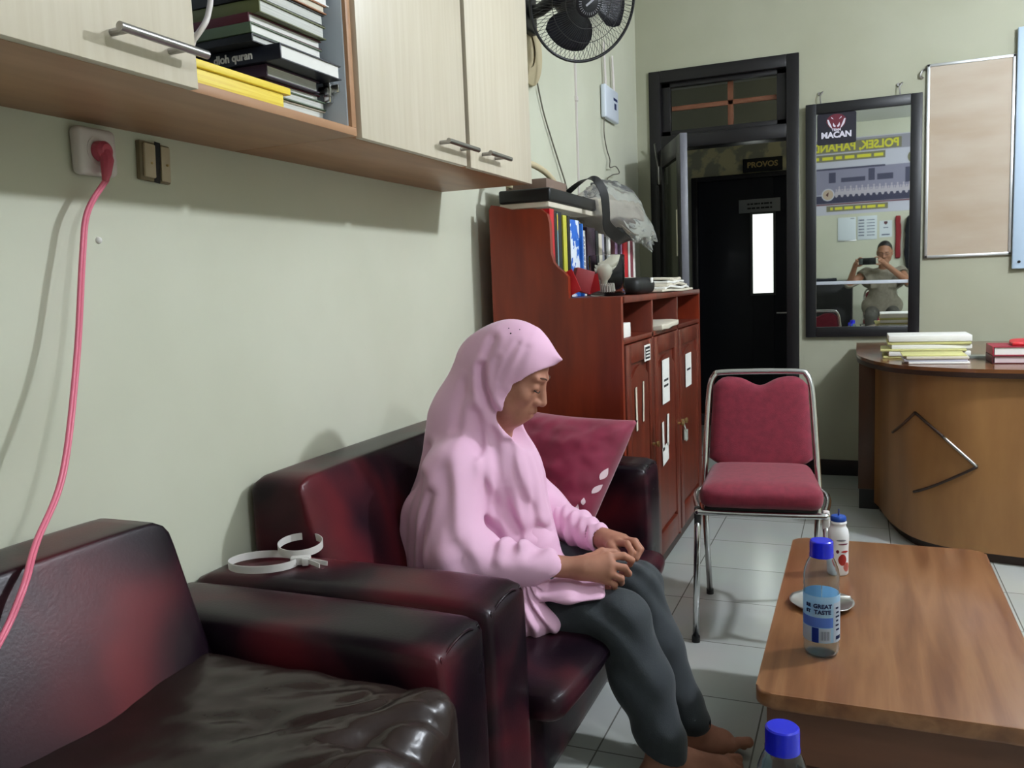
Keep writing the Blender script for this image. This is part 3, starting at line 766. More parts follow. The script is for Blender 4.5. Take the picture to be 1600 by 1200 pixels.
for b_ in range(3):
    a0 = math.radians(BLADE0 + 120 * b_); bm = bmesh.new(); G = []
    for i in range(9):
        s_ = i / 8; r_ = 0.03 + (0.195 - 0.03) * s_; row = []
        for j in range(9):
            q = j / 8 - 0.5; wd = 1.8 * math.sqrt(math.sin(PI * (0.16 + 0.70 * s_)))
            a = a0 + q * wd + 0.25 * s_; row.append(bm.verts.new(fp(r_, a, -0.012 + 0.045 * q)))
        G.append(row)
    for i in range(8):
        for j in range(8): bm.faces.new((G[i][j], G[i + 1][j], G[i + 1][j + 1], G[i][j + 1]))
    bmesh.ops.solidify(bm, geom=bm.faces[:], thickness=0.003)
    ob('blade', bm, mat('blade_dark', srgb(30, 30, 40), 0.35), t, True)
ob('hub', lathe(bmesh.new(), [(0, 0.03), (0.03, 0.028), (0.036, 0.015), (0.036, -0.02), (0, -0.02)], FC, 28, FN), 'fan_black', t)
ob('motor_housing', lathe(bmesh.new(), [(0, -0.03), (0.055, -0.06), (0.07, -0.085), (0.07, -0.15), (0.055, -0.18), (0, -0.19)], FC, 32, FN), 'fan_black', t)
neck = FC - FN * 0.14
ob('arm', tb(smooth_path([neck, neck + Vector((-0.10, 0.06, 0.02)), (-1.30, 3.60, 2.46), (XL + 0.02, 3.62, 2.47)], 5), 0.028, n=14), 'fan_black', t, True)
ob('wall_bracket', bx((XL, 3.55, 2.38), (XL + 0.04, 3.69, 2.56), 0.012, 3), 'fan_black', t)
# ================================================================ BACK WALL: MIRROR, BOARDS
tilt = math.radians(0.72)
MX0, MX1, MZ0, MZ1 = -0.318, 0.328, 0.885, 2.305
def mt(bm_):
    bm_.transform(Matrix.Translation((0, YB - 0.005, MZ0)) @ Matrix.Rotation(tilt, 4, 'X') @ Matrix.Translation((0, 0, -MZ0))); return bm_
t = thing('wall_mirror', 'tall black framed mirror hanging between the doorway and the plywood board', 'mirror', (0, YB, MZ0))
fr = 0.062
bm = bx((MX0, -0.03, MZ0), (MX0 + fr, 0, MZ1), 0.004); box(bm, (MX1 - fr, -0.03, MZ0), (MX1, 0, MZ1), 0.004)
box(bm, (MX0 + fr, -0.03, MZ1 - fr), (MX1 - fr, 0, MZ1), 0.004); box(bm, (MX0 + fr, -0.03, MZ0), (MX1 - fr, 0, MZ0 + fr), 0.004)
ob('frame', mt(bm), 'mirror_frame', t)
ob('mirror_glass', mt(bx((MX0 + fr - 0.004, -0.016, MZ0 + fr - 0.004), (MX1 - fr + 0.004, -0.008, MZ1 - fr + 0.004))), 'mirror', t)
ob('joint_strip', mt(bx((MX0 + fr, -0.0195, 1.208), (MX1 - fr, -0.0165, 1.228), 0.0008, rot=Matrix.Rotation(0.012, 3, 'Y'))), mat('strip_pale', srgb(190, 196, 204), 0.35), t)
for xx in (-0.24, 0.20):
    bm = tb(smooth_path([(xx, YB - 0.004, 2.37), (xx + 0.02, YB - 0.03, 2.375), (xx + 0.005, YB - 0.035, 2.35), (xx + 0.01, YB - 0.03, 2.30)], 5), 0.004, n=6); cyl(bm, (xx, YB, 2.37), (xx, YB - 0.012, 2.37), 0.010, 12)
    ob('hanging_wire', bm, 'steel', t)
# sticker in the mirror's upper left corner
sx, sz = -0.250, 2.10
def mflat(name, pts, lift, material, parent):
    bm = bmesh.new(); A_ = [bm.verts.new((a, -0.0165 - lift, b)) for a, b in pts]; B_ = [bm.verts.new((a, -0.0175 - lift, b)) for a, b in pts]
    bm.faces.new(A_); bm.faces.new(B_[::-1]); n_ = len(pts)
    for i in range(n_): bm.faces.new((A_[i], A_[(i + 1) % n_], B_[(i + 1) % n_], B_[i]))
    return ob(name, mt(bm), material, parent)
def rrect(x0, z0, x1, z1, r):
    out = []
    for cx, cz, a0 in ((x1 - r, z1 - r, 0), (x0 + r, z1 - r, 90), (x0 + r, z0 + r, 180), (x1 - r, z0 + r, 270)):
        for k in range(5): a = math.radians(a0 + 22.5 * k); out.append((cx + r * math.cos(a), cz + r * math.sin(a)))
    return out
st = mflat('sticker', rrect(-0.252, 2.058, -0.030, 2.243, 0.012), 0, mat('sticker_dark', srgb(24, 22, 36), 0.4), t)
cx_ = -0.142
mflat('sticker_crest', [(cx_ + 0.058 * math.cos(a) * (1.0 if math.sin(a) > 0 else 0.9), 2.190 + 0.046 * math.sin(a)) for a in [2 * PI * k / 24 for k in range(24)]], 0.0012, mat('crest_red', srgb(98, 26, 44), 0.4), st)
whi = mat('sticker_white', srgb(214, 210, 222), 0.4)
for s_ in (-1, 1):
    mflat('sticker_mark', [(cx_ + s_ * a, b) for a, b in ((0.052, 2.205), (0.046, 2.178), (0.034, 2.160), (0.022, 2.150), (0.030, 2.172), (0.038, 2.190), (0.044, 2.205))], 0.0024, whi, st)
    mflat('sticker_mark', [(cx_ + s_ * a, b) for a, b in ((0.018, 2.186), (0.010, 2.172), (0.004, 2.166), (0.006, 2.158), (0.014, 2.160), (0.020, 2.170))], 0.0024, whi, st)
    mflat('sticker_mark', [(cx_ + s_ * a, b) for a, b in ((0.030, 2.214), (0.016, 2.204), (0.018, 2.209), (0.028, 2.220))], 0.0024, whi, st)
me = text('lettering', 'MACAN', 0.048, (cx_, -0.0192, 2.112), (1, 0, 0), (0, 0, 1), whi, st, bold=0.0022)
me.data.transform(Matrix.Translation((0, YB - 0.005, MZ0)) @ Matrix.Rotation(tilt, 4, 'X') @ Matrix.Translation((0, 0, -MZ0)))
me = text('lettering', 'TEAM', 0.020, (cx_, -0.0192, 2.142), (1, 0, 0), (0, 0, 1), whi, st, bold=0.001)
me.data.transform(Matrix.Translation((0, YB - 0.005, MZ0)) @ Matrix.Rotation(tilt, 4, 'X') @ Matrix.Translation((0, 0, -MZ0)))

t = thing('notice_board', 'bare pinkish plywood board in a thin aluminium frame right of the mirror', 'board', (0.575, YB, 1.34))
x0, x1, z0, z1 = 0.350, 0.800, 1.345, 2.462
ob('panel', bx((x0 + 0.006, YB - 0.016, z0 + 0.006), (x1 - 0.006, YB - 0.002, z1 - 0.006)), 'plyboard', t)
bm = bx((x0, YB - 0.022, z0), (x0 + 0.016, YB - 0.001, z1), 0.002); box(bm, (x1 - 0.016, YB - 0.022, z0), (x1, YB - 0.001, z1), 0.002)
box(bm, (x0, YB - 0.022, z1 - 0.016), (x1, YB - 0.001, z1), 0.002); box(bm, (x0, YB - 0.022, z0), (x1, YB - 0.001, z0 + 0.016), 0.002)
ob('frame', bm, 'alu', t)
bm = tb(smooth_path([(0.345, YB - 0.004, 2.44), (0.325, YB - 0.02, 2.43), (0.315, YB - 0.02, 2.40), (0.33, YB - 0.012, 2.39)], 5), 0.006, n=6)
ob('hook', bm, 'steel', t)

t = thing('info_board', 'ice blue framed board with a dark panel at the right edge of the back wall', 'board', (1.3, YB, 1.25))
x0, x1, z0, z1 = 0.803, 1.75, 1.262, 2.60
ob('panel', bx((x0 + 0.07, YB - 0.037, z0 + 0.06), (x1 - 0.07, YB - 0.020, z1 - 0.06)), 'deepnavy', t)
bm = bx((x0, YB - 0.042, z0), (x0 + 0.07, YB - 0.018, z1), 0.006, 3); box(bm, (x1 - 0.07, YB - 0.042, z0), (x1, YB - 0.018, z1), 0.006, 3)
box(bm, (x0 + 0.07, YB - 0.042, z1 - 0.07), (x1 - 0.07, YB - 0.018, z1), 0.006, 3); box(bm, (x0 + 0.07, YB - 0.042, z0), (x1 - 0.07, YB - 0.018, z0 + 0.07), 0.006, 3)
ob('frame', bm, 'iceblue', t)
ob('backing', bx((x0 + 0.01, YB - 0.018, z0 + 0.01), (x1 - 0.01, YB - 0.001, z1 - 0.01)), 'black_plastic', t)
ob('screw', cyl(bmesh.new(), (x0 + 0.035, YB - 0.046, z0 + 0.04), (x0 + 0.035, YB - 0.041, z0 + 0.04), 0.008, 12), 'ink', t)

# ================================================================ BOOKCASE
BX0, BX1, BY0, BY1 = -1.305, -0.80, 2.98, 4.60
t = thing('bookcase', 'reddish brown wooden bookcase with three panelled doors between sofa and doorway', 'bookcase', (BX1, BY0, 0))
prof = [(BX0, 0.0), (BX1, 0.0), (BX1, 1.222), (-0.998, 1.222), (-0.998, 1.30), (-1.012, 1.318), (-1.035, 1.335), (-1.052, 1.355), (-1.062, 1.39), (-1.064, 1.50), (-1.072, 1.535), (-1.095, 1.553), (-1.13, 1.558), (-1.21, 1.560), (-1.27, 1.578), (-1.295, 1.582), (BX0, 1.565)]
bm = prism(bmesh.new(), prof, BY0, BY0 + 0.028, 'y')
bmesh.ops.recalc_face_normals(bm, faces=bm.faces)
ob('side_panel', bm, 'mahogany', t)
bm = prism(bmesh.new(), prof[:3] + [(-1.02, 1.222), (BX0, 1.222)], BY1 - 0.028, BY1, 'y'); ob('side_panel', bm, 'mahogany', t)
bm = bx((BX0, BY0 + 0.028, 0.05), (BX0 + 0.01, BY1 - 0.028, 1.56)); ob('back_panel', bm, 'mahogany_front', t)
ob('top_board', bx((BX0 + 0.01, BY0 + 0.028, 1.197), (BX1 + 0.006, BY1 - 0.028, 1.222), 0.003), 'mahogany_front', t)
bays = [(3.008, 3.475), (3.475, 3.995), (3.995, 4.572)]
bm = bmesh.new()
for y in (3.475, 3.995): box(bm, (BX0 + 0.01, y - 0.012, 0.05), (BX1, y + 0.012, 1.197), 0.002)
ob('divider', bm, 'mahogany_front', t)
ob('niche_shelf', bx((BX0 + 0.01, BY0 + 0.028, 1.045), (BX1, BY1 - 0.028, 1.065), 0.002), 'mahogany_front', t)
ob('plinth', bx((BX0 + 0.03, BY0 + 0.028, 0.0), (BX1 - 0.02, BY1 - 0.028, 0.07)), 'edge_dark', t)
for i, (a, b) in enumerate(bays):
    a += 0.014; b -= 0.014; xf = BX1 + 0.004
    st_ = 0.07
    bm = bx((xf - 0.022, a, 0.07), (xf, a + st_, 1.04), 0.003); box(bm, (xf - 0.022, b - st_, 0.07), (xf, b, 1.04), 0.003)
    box(bm, (xf - 0.022, a + st_, 0.965), (xf, b - st_, 1.04), 0.003); box(bm, (xf - 0.022, a + st_, 0.07), (xf, b - st_, 0.17), 0.003)
    d = ob('door', bm, 'mahogany_front', t)
    # raised field with a curved top
    pl = []
    y0_, y1_ = a + st_ + 0.012, b - st_ - 0.012; zt = 0.90
    pl = [(y0_, 0.19), (y1_, 0.19), (y1_, zt)] + [(y1_ + (y0_ - y1_) * k / 8, zt + 0.05 * math.sin(PI * k / 8) ) for k in range(1, 8)] + [(y0_, zt)]
    bm = prism(bmesh.new(), pl, xf - 0.016, xf - 0.004, 'x'); box(bm, (xf - 0.02, a + st_, 0.17), (xf - 0.015, b - st_, 0.965))
    ob('raised_panel', bm, 'mahogany_front', d)
    ky = (b - 0.03) if i != 2 else (a + 0.03)
    bm = lathe(bmesh.new(), [(0.006, 0), (0.006, 0.012), (0.013, 0.020), (0.013, 0.028), (0, 0.032)], (xf, ky if i else b - 0.04, 0.60), 16, (1, 0, 0))
    ob('knob', bm, 'brass', d)
def sheet(name, y0_, y1_, z0_, z1_, material, parent, x=None, ty=0.0):
    x = BX1 + 0.0048 if x is None else x
    return ob(name, bx((x, y0_, z0_), (x + 0.0012, y1_, z1_), 0, rot=Matrix.Rotation(ty, 3, 'X')), material, parent)
e = BX1 + 0.0045
s1 = sheet('label_sheet', 3.62, 3.765, 0.735, 0.93, 'paper', t)
print_bars((e + 0.0016, 3.692, 0.825), (0, 1, 0), (0, 0, 1), 0.09, 0.05, 2, 'ink', s1, 5, 0.4)
s2 = sheet('label_sheet', 4.15, 4.30, 0.745, 0.91, 'paper', t)
print_bars((e + 0.0016, 4.225, 0.83), (0, 1, 0), (0, 0, 1), 0.09, 0.02, 1, 'ink', s2, 6, 0.5)
s3 = sheet('label_sheet', 3.30, 3.40, 0.955, 1.02, 'paper', t); sheet('label_inner', 3.312, 3.388, 0.963, 1.012, 'ink', s3, e + 0.0016)
print_bars((e + 0.0030, 3.35, 0.987), (0, 1, 0), (0, 0, 1), 0.064, 0.038, 3, 'paper', s3, 7, 0.5)
for (a, b, c, d_, r_) in ((3.145, 3.168, 0.70, 0.87, 0.03), (3.26, 3.278, 0.72, 0.88, -0.06)):
    sheet('torn_tape', a, b, c, d_, 'paper_old', t, ty=r_)
sheet('torn_paper', 3.60, 3.72, 0.47, 0.55, 'paper', t, ty=0.1); sheet('torn_paper', 3.60, 3.635, 0.53, 0.66, 'paper', t, ty=0.05); sheet('torn_paper', 3.70, 3.735, 0.54, 0.68, 'paper', t, ty=-0.08)
bm = tb(smooth_path([(BX1 + 0.012, 4.03, 0.60), (BX1 + 0.02, 4.04, 0.56), (BX1 + 0.02, 4.07, 0.54)], 4), 0.004, n=6)
box(bm, (BX1 + 0.012, 4.04, 0.50), (BX1 + 0.018, 4.075, 0.56), 0.002); box(bm, (BX1 + 0.014, 4.07, 0.49), (BX1 + 0.02, 4.11, 0.545), 0.002)
tag(ob('key_bunch', bm, mat('key_pale', srgb(196, 200, 190), 0.4, 0.4)), 'small bunch of keys hanging from the far bookcase door', 'keys')
tag(ob('paper_box', bx((-0.93, 3.05, 1.0655), (-0.815, 3.17, 1.12), 0.002), 'paper'), 'small white box in the near niche of the bookcase', 'box')
bm = soft_box((-1.0, 3.53, 1.0655), (-0.775, 3.93, 1.092), 0.008, n=8, wr=0.012, seed=4)
tag(ob('paper_pile', bm, 'paper_old', None, 40), 'crumpled cream papers poking out of the middle bookcase niche', 'papers')
tag(ob('cardboard_tag', bx((-0.83, 4.02, 1.0655), (-0.815, 4.08, 1.115), 0.002), 'paper_old'), 'tiny pale card at the edge of the far bookcase niche', 'card')

# ---------------------------------------------------------------- files standing on the bookcase
FX1 = -1.072
fl = [  # y0, y1, height, material, label
    (3.012, 3.062, 0.335, 'red', 'wide red file standing first in the row against the bookcase side'),
    (3.066, 3.100, 0.330, 'black_plastic', 'black file just right of the red one'),
    (3.103, 3.122, 0.325, 'sky', 'thin pale blue file with a yellow top between black ones'),
    (3.126, 3.178, 0.332, mat('anthracite', srgb(34, 36, 38), 0.5), 'charcoal file left of the lime green one'),
    (3.182, 3.226, 0.322, 'lime', 'lime yellow file standing between two black files'),
    (3.230, 3.262, 0.322, 'black_plastic', 'black file just left of the blue patterned one'),
    (3.266, 3.400, 0.312, 'batik', 'wide file wrapped in blue and white patterned paper'),
    (3.404, 3.420, 0.300, 'blue', 'thin plain blue file beside the patterned one'),
    (3.430, 3.480, 0.275, 'paper', 'white file with small print right of the patterned one'),
    (3.484, 3.600, 0.290, 'plum', 'wide dark purple file in the middle of the row'),
    (3.604, 3.640, 0.280, 'anthracite', 'narrow charcoal file left of the pale folder'),
    (3.648, 3.700, 0.270, 'paper_old', 'pale folder in the middle of the row behind the jar'),
    (3.704, 3.742, 0.270, 'banner_grey', 'grey folder behind the glass jar'),
    (3.750, 3.800, 0.262, 'black_plastic', 'black file with white edge right of the grey folder'),
    (3.806, 3.842, 0.265, 'paper', 'white file right of the middle black file'),
    (3.850, 3.935, 0.262, 'maroon', 'dark maroon file right of centre in the row'),
    (3.940, 3.985, 0.265, 'lilac', 'lilac file under the plastic bag'),
    (3.990, 4.030, 0.262, 'plum', 'narrow plum file right of the lilac one'),
    (4.034, 4.065, 0.265, 'lilac', 'second lilac file, nearest the bright red one'),
    (4.070, 4.150, 0.262, 'red', 'bright red file near the far end of the row'),
    (4.158, 4.200, 0.275, 'paper', 'white file right of the bright red one'),
    (4.206, 4.262, 0.258, 'burgundy', 'burgundy file between two white ones at the far end'),
    (4.270, 4.330, 0.268, 'paper', 'white file standing last at the far end of the row'),
]
for i, (a, b, h, m_, lab) in enumerate(fl):
    z0 = 1.2225; wpx = b - a; fx = FX1 - rnd.uniform(0, 0.012)
    t2 = thing('file_folder', lab, 'folder', (fx - 0.1, (a + b) / 2, z0), 'files in a row on the bookcase')
    bm = bx((fx - 0.19, a, z0), (fx, a + 0.0025, z0 + h)); box(bm, (fx - 0.19, b - 0.0025, z0), (fx, b, z0 + h)); box(bm, (fx - 0.003, a, z0), (fx, b, z0 + h), 0.001)
    ob('cover', bm, m_, t2)
    if wpx > 0.012: ob('pages', bx((fx - 0.185, a + 0.003, z0 + 0.004), (fx - 0.004, b - 0.003, z0 + h - 0.008)), 'book_pages', t2)
    if m_ == 'sky': ob('spine_label', bx((fx, a + 0.002, z0 + 0.26), (fx + 0.0008, b - 0.002, z0 + 0.32)), 'yellow', t2)
    if i == 8: print_bars((fx + 0.0004, (a + b) / 2, z0 + 0.18), (0, 0, -1), (0, 1, 0), 0.14, 0.03, 2, 'navy_ink', t2, 8, 0.5)

# things lying over the files
z = 1.566
t2 = thing('document_case', 'long black document case lying across the top of the files', 'case', (-1.15, 3.15, z))
R = Matrix.Rotation(0.0, 3, 'Z')
ob('body', bx((-1.285, 3.03, z + 0.022), (-1.075, 3.66, z + 0.072), 0.008, 3), 'black_plastic', t2)
bm = bx((-1.285, 3.04, z + 0.001), (-1.085, 3.64, z + 0.0215), 0.003); ob('paper_stack', bm, 'paper_old', t2)
t2 = thing('cardboard_box', 'small flat brown carton on top of the black document case', 'box', (-1.2, 3.05, z + 0.073))
ob('carton', bx((-1.29, 3.12, z + 0.073), (-1.12, 3.36, z + 0.118), 0.002), 'kraft', t2)
tag(ob('hose_loop', tb(smooth_path([(-1.25, 3.06, z + 0.084), (-1.25, 3.10, z + 0.15), (-1.25, 3.26, z + 0.20), (-1.25, 3.46, z + 0.19), (-1.24, 3.57, z + 0.145), (-1.23, 3.60, z + 0.087)], 6), 0.013, n=12), 'straw', None, True), 'thick beige hoop lying behind the brown carton', 'hoop')
# bag strap arching down in front of the files
def ribbon(path, wdir, w, th_):
    bm = bmesh.new(); path = smooth_path(path, 8); L_ = []
    for i, p in enumerate(path):
        tt = (path[min(i + 1, len(path) - 1)] - path[max(i - 1, 0)]).normalized()
        wd = Vector(wdir(i / (len(path) - 1)) if callable(wdir) else wdir); wd = (wd - tt * wd.dot(tt)).normalized(); nn = tt.cross(wd)
        L_.append([bm.verts.new(p + wd * a * w / 2 + nn * b * th_ / 2) for a, b in ((-1, -1), (1, -1), (1, 1), (-1, 1))])
    for a, b in zip(L_, L_[1:]):
        for k in range(4): bm.faces.new((a[k], a[(k + 1) % 4], b[(k + 1) % 4], b[k]))
    bm.faces.new(L_[0][::-1]); bm.faces.new(L_[-1]); return bm
bm = ribbon([(-1.14, 3.42, z + 0.085), (-1.07, 3.42, z + 0.13), (-1.02, 3.44, z + 0.135), (-0.99, 3.46, z + 0.08), (-0.985, 3.47, z + 0.0), (-0.99, 3.50, z - 0.055), (-0.98, 3.60, z - 0.09), (-0.975, 3.73, z - 0.11), (-1.0, 3.86, z - 0.095), (-1.045, 3.88, z - 0.03)],
            lambda s: (0.25 + 0.3 * s, 0.95, 0.5 * math.sin(PI * s)), 0.052, 0.003)
tag(ob('bag_strap', bm, 'black_plastic', None, 50), 'wide black webbing strap arching over and down in front of the files', 'strap')
bm = soft_box((-1.24, 3.62, z - 0.005), (-1.03, 4.22, z + 0.085), 0.02, n=10, wr=0.02, seed=9)
tag(ob('paper_bundle', bm, 'paper_old', None, 40), 'loose pale papers under the clear plastic bag on the files', 'papers')
def bagmesh():
    bm = bmesh.new(); bmesh.ops.create_icosphere(bm, subdivisions=5, radius=1.0)
    for v in bm.verts:
        p = Vector(v.co); n_ = noise.noise(p * 2.3) * 0.16 + abs(noise.noise(p * 4.5 + Vector((3, 0, 0)))) * 0.16 + abs(noise.noise(p * 11)) * 0.05
        q = p * (1 + n_)
        v.co = Vector((-1.10 + q.x * 0.14, 4.06 + q.y * 0.46, 1.62 + q.z * 0.125 - 0.30 * max(0, q.x - 0.2) * (0.35 + 0.4 * max(0, q.y)) - 0.1 * max(0, q.y - 0.3)))
    return bm
tag(ob('plastic_bag', bagmesh(), 'bag', None, True), 'crumpled clear plastic bag draped over the far end of the files', 'plastic bag')

# things on the front ledge of the bookcase
zt = 1.2226
t2 = thing('red_box', 'crumpled open red box on the bookcase ledge beside the glass jar', 'box', (-0.93, 3.06, zt))
bm = bx((-1.02, 3.03, zt), (-0.95, 3.10, zt + 0.085), 0.003, rot=Matrix.Rotation(0.5, 3, 'Z') @ Matrix.Rotation(0.30, 3, 'Y'), piv=(-0.985, 3.065, zt))
bmesh.ops.translate(bm, vec=(0, 0, 0.022), verts=bm.verts)
ob('carton', bm, 'red_box', t2)
ob('flap', bx((-0.97, 3.115, zt + 0.012), (-0.92, 3.119, zt + 0.085), 0, rot=Matrix.Rotation(0.4, 3, 'X') @ Matrix.Rotation(0.6, 3, 'Z')), 'red', t2)
ob('flap', bx((-1.03, 3.016, zt + 0.012), (-0.975, 3.020, zt + 0.10), 0, rot=Matrix.Rotation(-0.4, 3, 'Y')), 'red', t2)
t2 = thing('glass_jar', 'clear cylindrical glass jar with a bulb inside on the bookcase ledge', 'jar', (-0.905, 3.17, zt))
ob('jar_glass', lathe(bmesh.new(), [(0, 0.004), (0.066, 0.004), (0.070, 0.010), (0.070, 0.158), (0.068, 0.160), (0.066, 0.158), (0.066, 0.016), (0, 0.016)], (-0.905, 3.17, zt - 0.003), 40), 'glass', t2, True)
t2 = thing('light_bulb', 'white round bulb lying inside the glass jar', 'bulb', (-0.905, 3.17, zt + 0.02))
ob('globe', lathe(bmesh.new(), [(0.014, 0), (0.014, 0.02), (0.024, 0.034), (0.031, 0.052), (0.028, 0.07), (0.016, 0.082), (0, 0.085)], (-0.915, 3.162, zt + 0.036), 24, (0.1, -0.1, 1)), mat('opal', srgb(222, 216, 204), 0.3), t2, True)
bm = bmesh.new()
for k in range(20):
    a = 2 * PI * k / 20; tube(bm, [(-0.905 + 0.03 * math.cos(a), 3.17 + 0.03 * math.sin(a), zt + 0.0135), (-0.905 + 0.026 * math.cos(a), 3.17 + 0.026 * math.sin(a), zt + 0.044)], 0.003, n=5)
cyl(bm, (-0.905, 3.17, zt + 0.014), (-0.905, 3.17, zt + 0.036), 0.022)
ob('fins', bm, 'white_plastic', t2)
t2 = thing('black_pouch', 'black zipped pouch lying on the bookcase ledge right of the jar', 'pouch', (-0.87, 3.52, zt))
ob('body', soft_box((-0.96, 3.30, zt), (-0.81, 3.60, zt + 0.068), 0.028, n=8, wr=0.004, seed=2), mat('pouch_black', srgb(10, 10, 12), 0.55), t2, 50)
ob('tag', bx((-0.812, 3.50, zt + 0.045), (-0.806, 3.532, zt + 0.066), 0.001), 'paper', t2)
bm = bmesh.new()
for k in range(6):
    box(bm, (-1.05, 3.48 + 0.02 * (k % 3), zt + 0.001 + 0.012 * k), (-0.955, 3.86 - 0.03 * (k % 2), zt + 0.012 + 0.012 * k), 0.002, rot=Matrix.Rotation(rnd.uniform(-0.06, 0.06), 3, 'Z'))
tag(ob('paper_stack', bm, 'paper_old'), 'stack of thin old papers behind the black pouch', 'papers')
for k in range(5):
    bm = soft_box((-0.965 + 0.01 * k, 3.64 + 0.06 * k, zt + 0.001 + 0.0125 * k), (-0.79 - 0.004 * k, 4.36 - 0.05 * k, zt + 0.0125 + 0.0125 * k), 0.004, n=10, wr=0.011 if k else 0.004, seed=20 + k)
    labs = ['bottom sheaf of crumpled newspapers at the far end of the bookcase ledge', 'second sheaf of crumpled newspapers from the bottom', 'middle sheaf of the crumpled newspapers on the ledge', 'second sheaf of crumpled newspapers from the top', 'topmost sheaf of the crumpled newspapers on the ledge']
    tag(ob('newspaper', bm, 'paper' if k % 2 else 'paper_old', None, 40), labs[k], 'newspaper', 'newspapers on the bookcase ledge')

# ================================================================ CURVED DESK
pl = [(-0.005, 4.86), (0.075, 4.83), (0.10, 4.72), (0.125, 4.55), (0.165, 4.38), (0.225, 4.23), (0.32, 4.125), (0.46, 4.06), (0.65, 4.02), (0.9, 3.985), (1.25, 3.97), (1.7, 3.98)]
curve = [Vector((x, y, 0)) for x, y in pl[1:]]
cp = smooth_path(curve, 6)
def offs(path, d):
    out = []
    for i, p in enumerate(path):
        tt = (path[min(i + 1, len(path) - 1)] - path[max(i - 1, 0)]).normalized(); out.append(p + Vector((tt.y, -tt.x, 0)) * -d)
    return out
t = thing('reception_desk', 'curved brown wooden office desk with a diamond inlay, right side of the room', 'desk', (0.6, 4.6, 0))
inn = offs(cp, -0.03)
# make sure 'inn' lies behind the front
poly = [(p.x, p.y) for p in cp] + [(p.x, p.y) for p in reversed(inn)]
if (inn[len(inn) // 2] - Vector((0.6, 4.8, 0))).length > (cp[len(cp) // 2] - Vector((0.6, 4.8, 0))).length:
    inn = offs(cp, 0.03); poly = [(p.x, p.y) for p in cp] + [(p.x, p.y) for p in reversed(inn)]
fpn = ob('front_panel', prism(bmesh.new(), poly, 0.045, 0.815), 'desk_wood', t, 50)
ob('plinth', prism(bmesh.new(), [(p.x, p.y) for p in inn] + [(p.x + 0.0, p.y + 0.02) for p in reversed(inn)], 0.0, 0.045), 'edge_dark', t)
ob('side_panel', bx((-0.005, 4.85, 0.11), (0.10, 4.88, 0.815), 0.003), 'desk_dark', t)
ob('side_panel', bx((-0.005, 4.88, 0.11), (0.018, 5.62, 0.815), 0.003), 'desk_dark', t)
ob('side_plinth', bx((0.0, 4.86, 0.0), (0.10, 5.6, 0.11)), 'black_skirt', t)
topf = [Vector(p) for p in ((-0.02, 5.30, 0), (-0.018, 4.95, 0), (-0.010, 4.74, 0), (0.022, 4.55, 0), (0.075, 4.37, 0), (0.155, 4.22, 0), (0.28, 4.11, 0), (0.45, 4.03, 0), (0.65, 3.99, 0), (0.9, 3.955, 0), (1.25, 3.94, 0), (1.72, 3.95, 0))]
tp = smooth_path(topf, 6)
poly = [(p.x, p.y) for p in tp] + [(1.72, 4.75), (1.2, 4.85), (1.0, 5.1), (0.95, 5.60), (-0.02, 5.60)]
ob('desk_top', prism(bmesh.new(), poly, 0.834, 0.85), 'desk_top', t)
ob('top_edge', prism(bmesh.new(), [(p.x, p.y) for p in tp] + [(1.70, 4.0)] + [(p.x + 0.012, p.y + 0.02) for p in reversed(tp)], 0.812, 0.834), 'edge_dark', t)
# diamond inlay follows the curve of the panel
def onfront(s):      # point on the front by x
    best = min(range(len(cp) - 1), key=lambda i: abs((cp[i].x + cp[i + 1].x) / 2 - s)); a, b = cp[best], cp[best + 1]
    f = 0 if abs(b.x - a.x) < 1e-6 else (s - a.x) / (b.x - a.x); return a + (b - a) * f
def inlay(xa, za, xb, zb, material, name):
    pts = []
    for k in range(13):
        s = xa + (xb - xa) * k / 12; p = onfront(s); pts.append(Vector((p.x - 0.002, p.y - 0.004, za + (zb - za) * k / 12)))
    ob(name, tb(pts, 0.0065, n=6), material, fpn, True)
inlay(0.235, 0.632, 0.345, 0.54, 'edge_dark', 'inlay_strip'); inlay(0.345, 0.54, 0.472, 0.424, 'steel', 'inlay_strip'); inlay(0.472, 0.424, 0.235, 0.262, 'edge_dark', 'inlay_strip'); inlay(0.235, 0.632, 0.150, 0.50, 'desk_dark', 'inlay_strip')

# papers on the desk
def sheafs(name, label, cat, x0, x1, y0_, y1_, z0_, layers, group, rot=0.0):
    t_ = thing(name, label, cat, ((x0 + x1) / 2, (y0_ + y1_) / 2, z0_), group); zz = z0_
    for h, m_, dx, dy, nm in layers:
        ob(nm, soft_box((x0 + dx, y0_ + dy, zz), (x1 + dx * 0.4, y1_ + dy, zz + h), 0.0015 if h < 0.008 else 0.004, n=6, wr=0.0016, seed=int(zz * 999)), m_, t_, 30) if False else ob(nm, bx((x0 + dx, y0_ + dy, zz), (x1 + dx * 0.4, y1_ + dy, zz + h), min(0.003, h / 3), rot=Matrix.Rotation(rot + dx * 2, 3, 'Z')), m_, t_)
        zz += h + 0.0004
    return zz
g = 'document piles on the desk'
ztop = 0.8505
zz = sheafs('document_pile', 'manila folder stuffed with white sheets, lower of the two at the desk corner', 'folder', 0.105, 0.475, 4.52, 4.78, ztop, [(0.012, 'manila', 0, 0, 'folder_cover'), (0.022, 'paper', 0.02, 0, 'sheets'), (0.010, 'manila', -0.01, -0.01, 'folder_cover'), (0.020, 'paper', 0.03, 0.01, 'sheets')], g)
sheafs('document_pile', 'manila folder with white sheets, topmost at the desk corner before the mirror', 'folder', 0.125, 0.49, 4.53, 4.78, zz + 0.0005, [(0.014, 'manila', 0, 0, 'folder_cover'), (0.030, 'paper', 0.004, -0.004, 'sheets')], g)
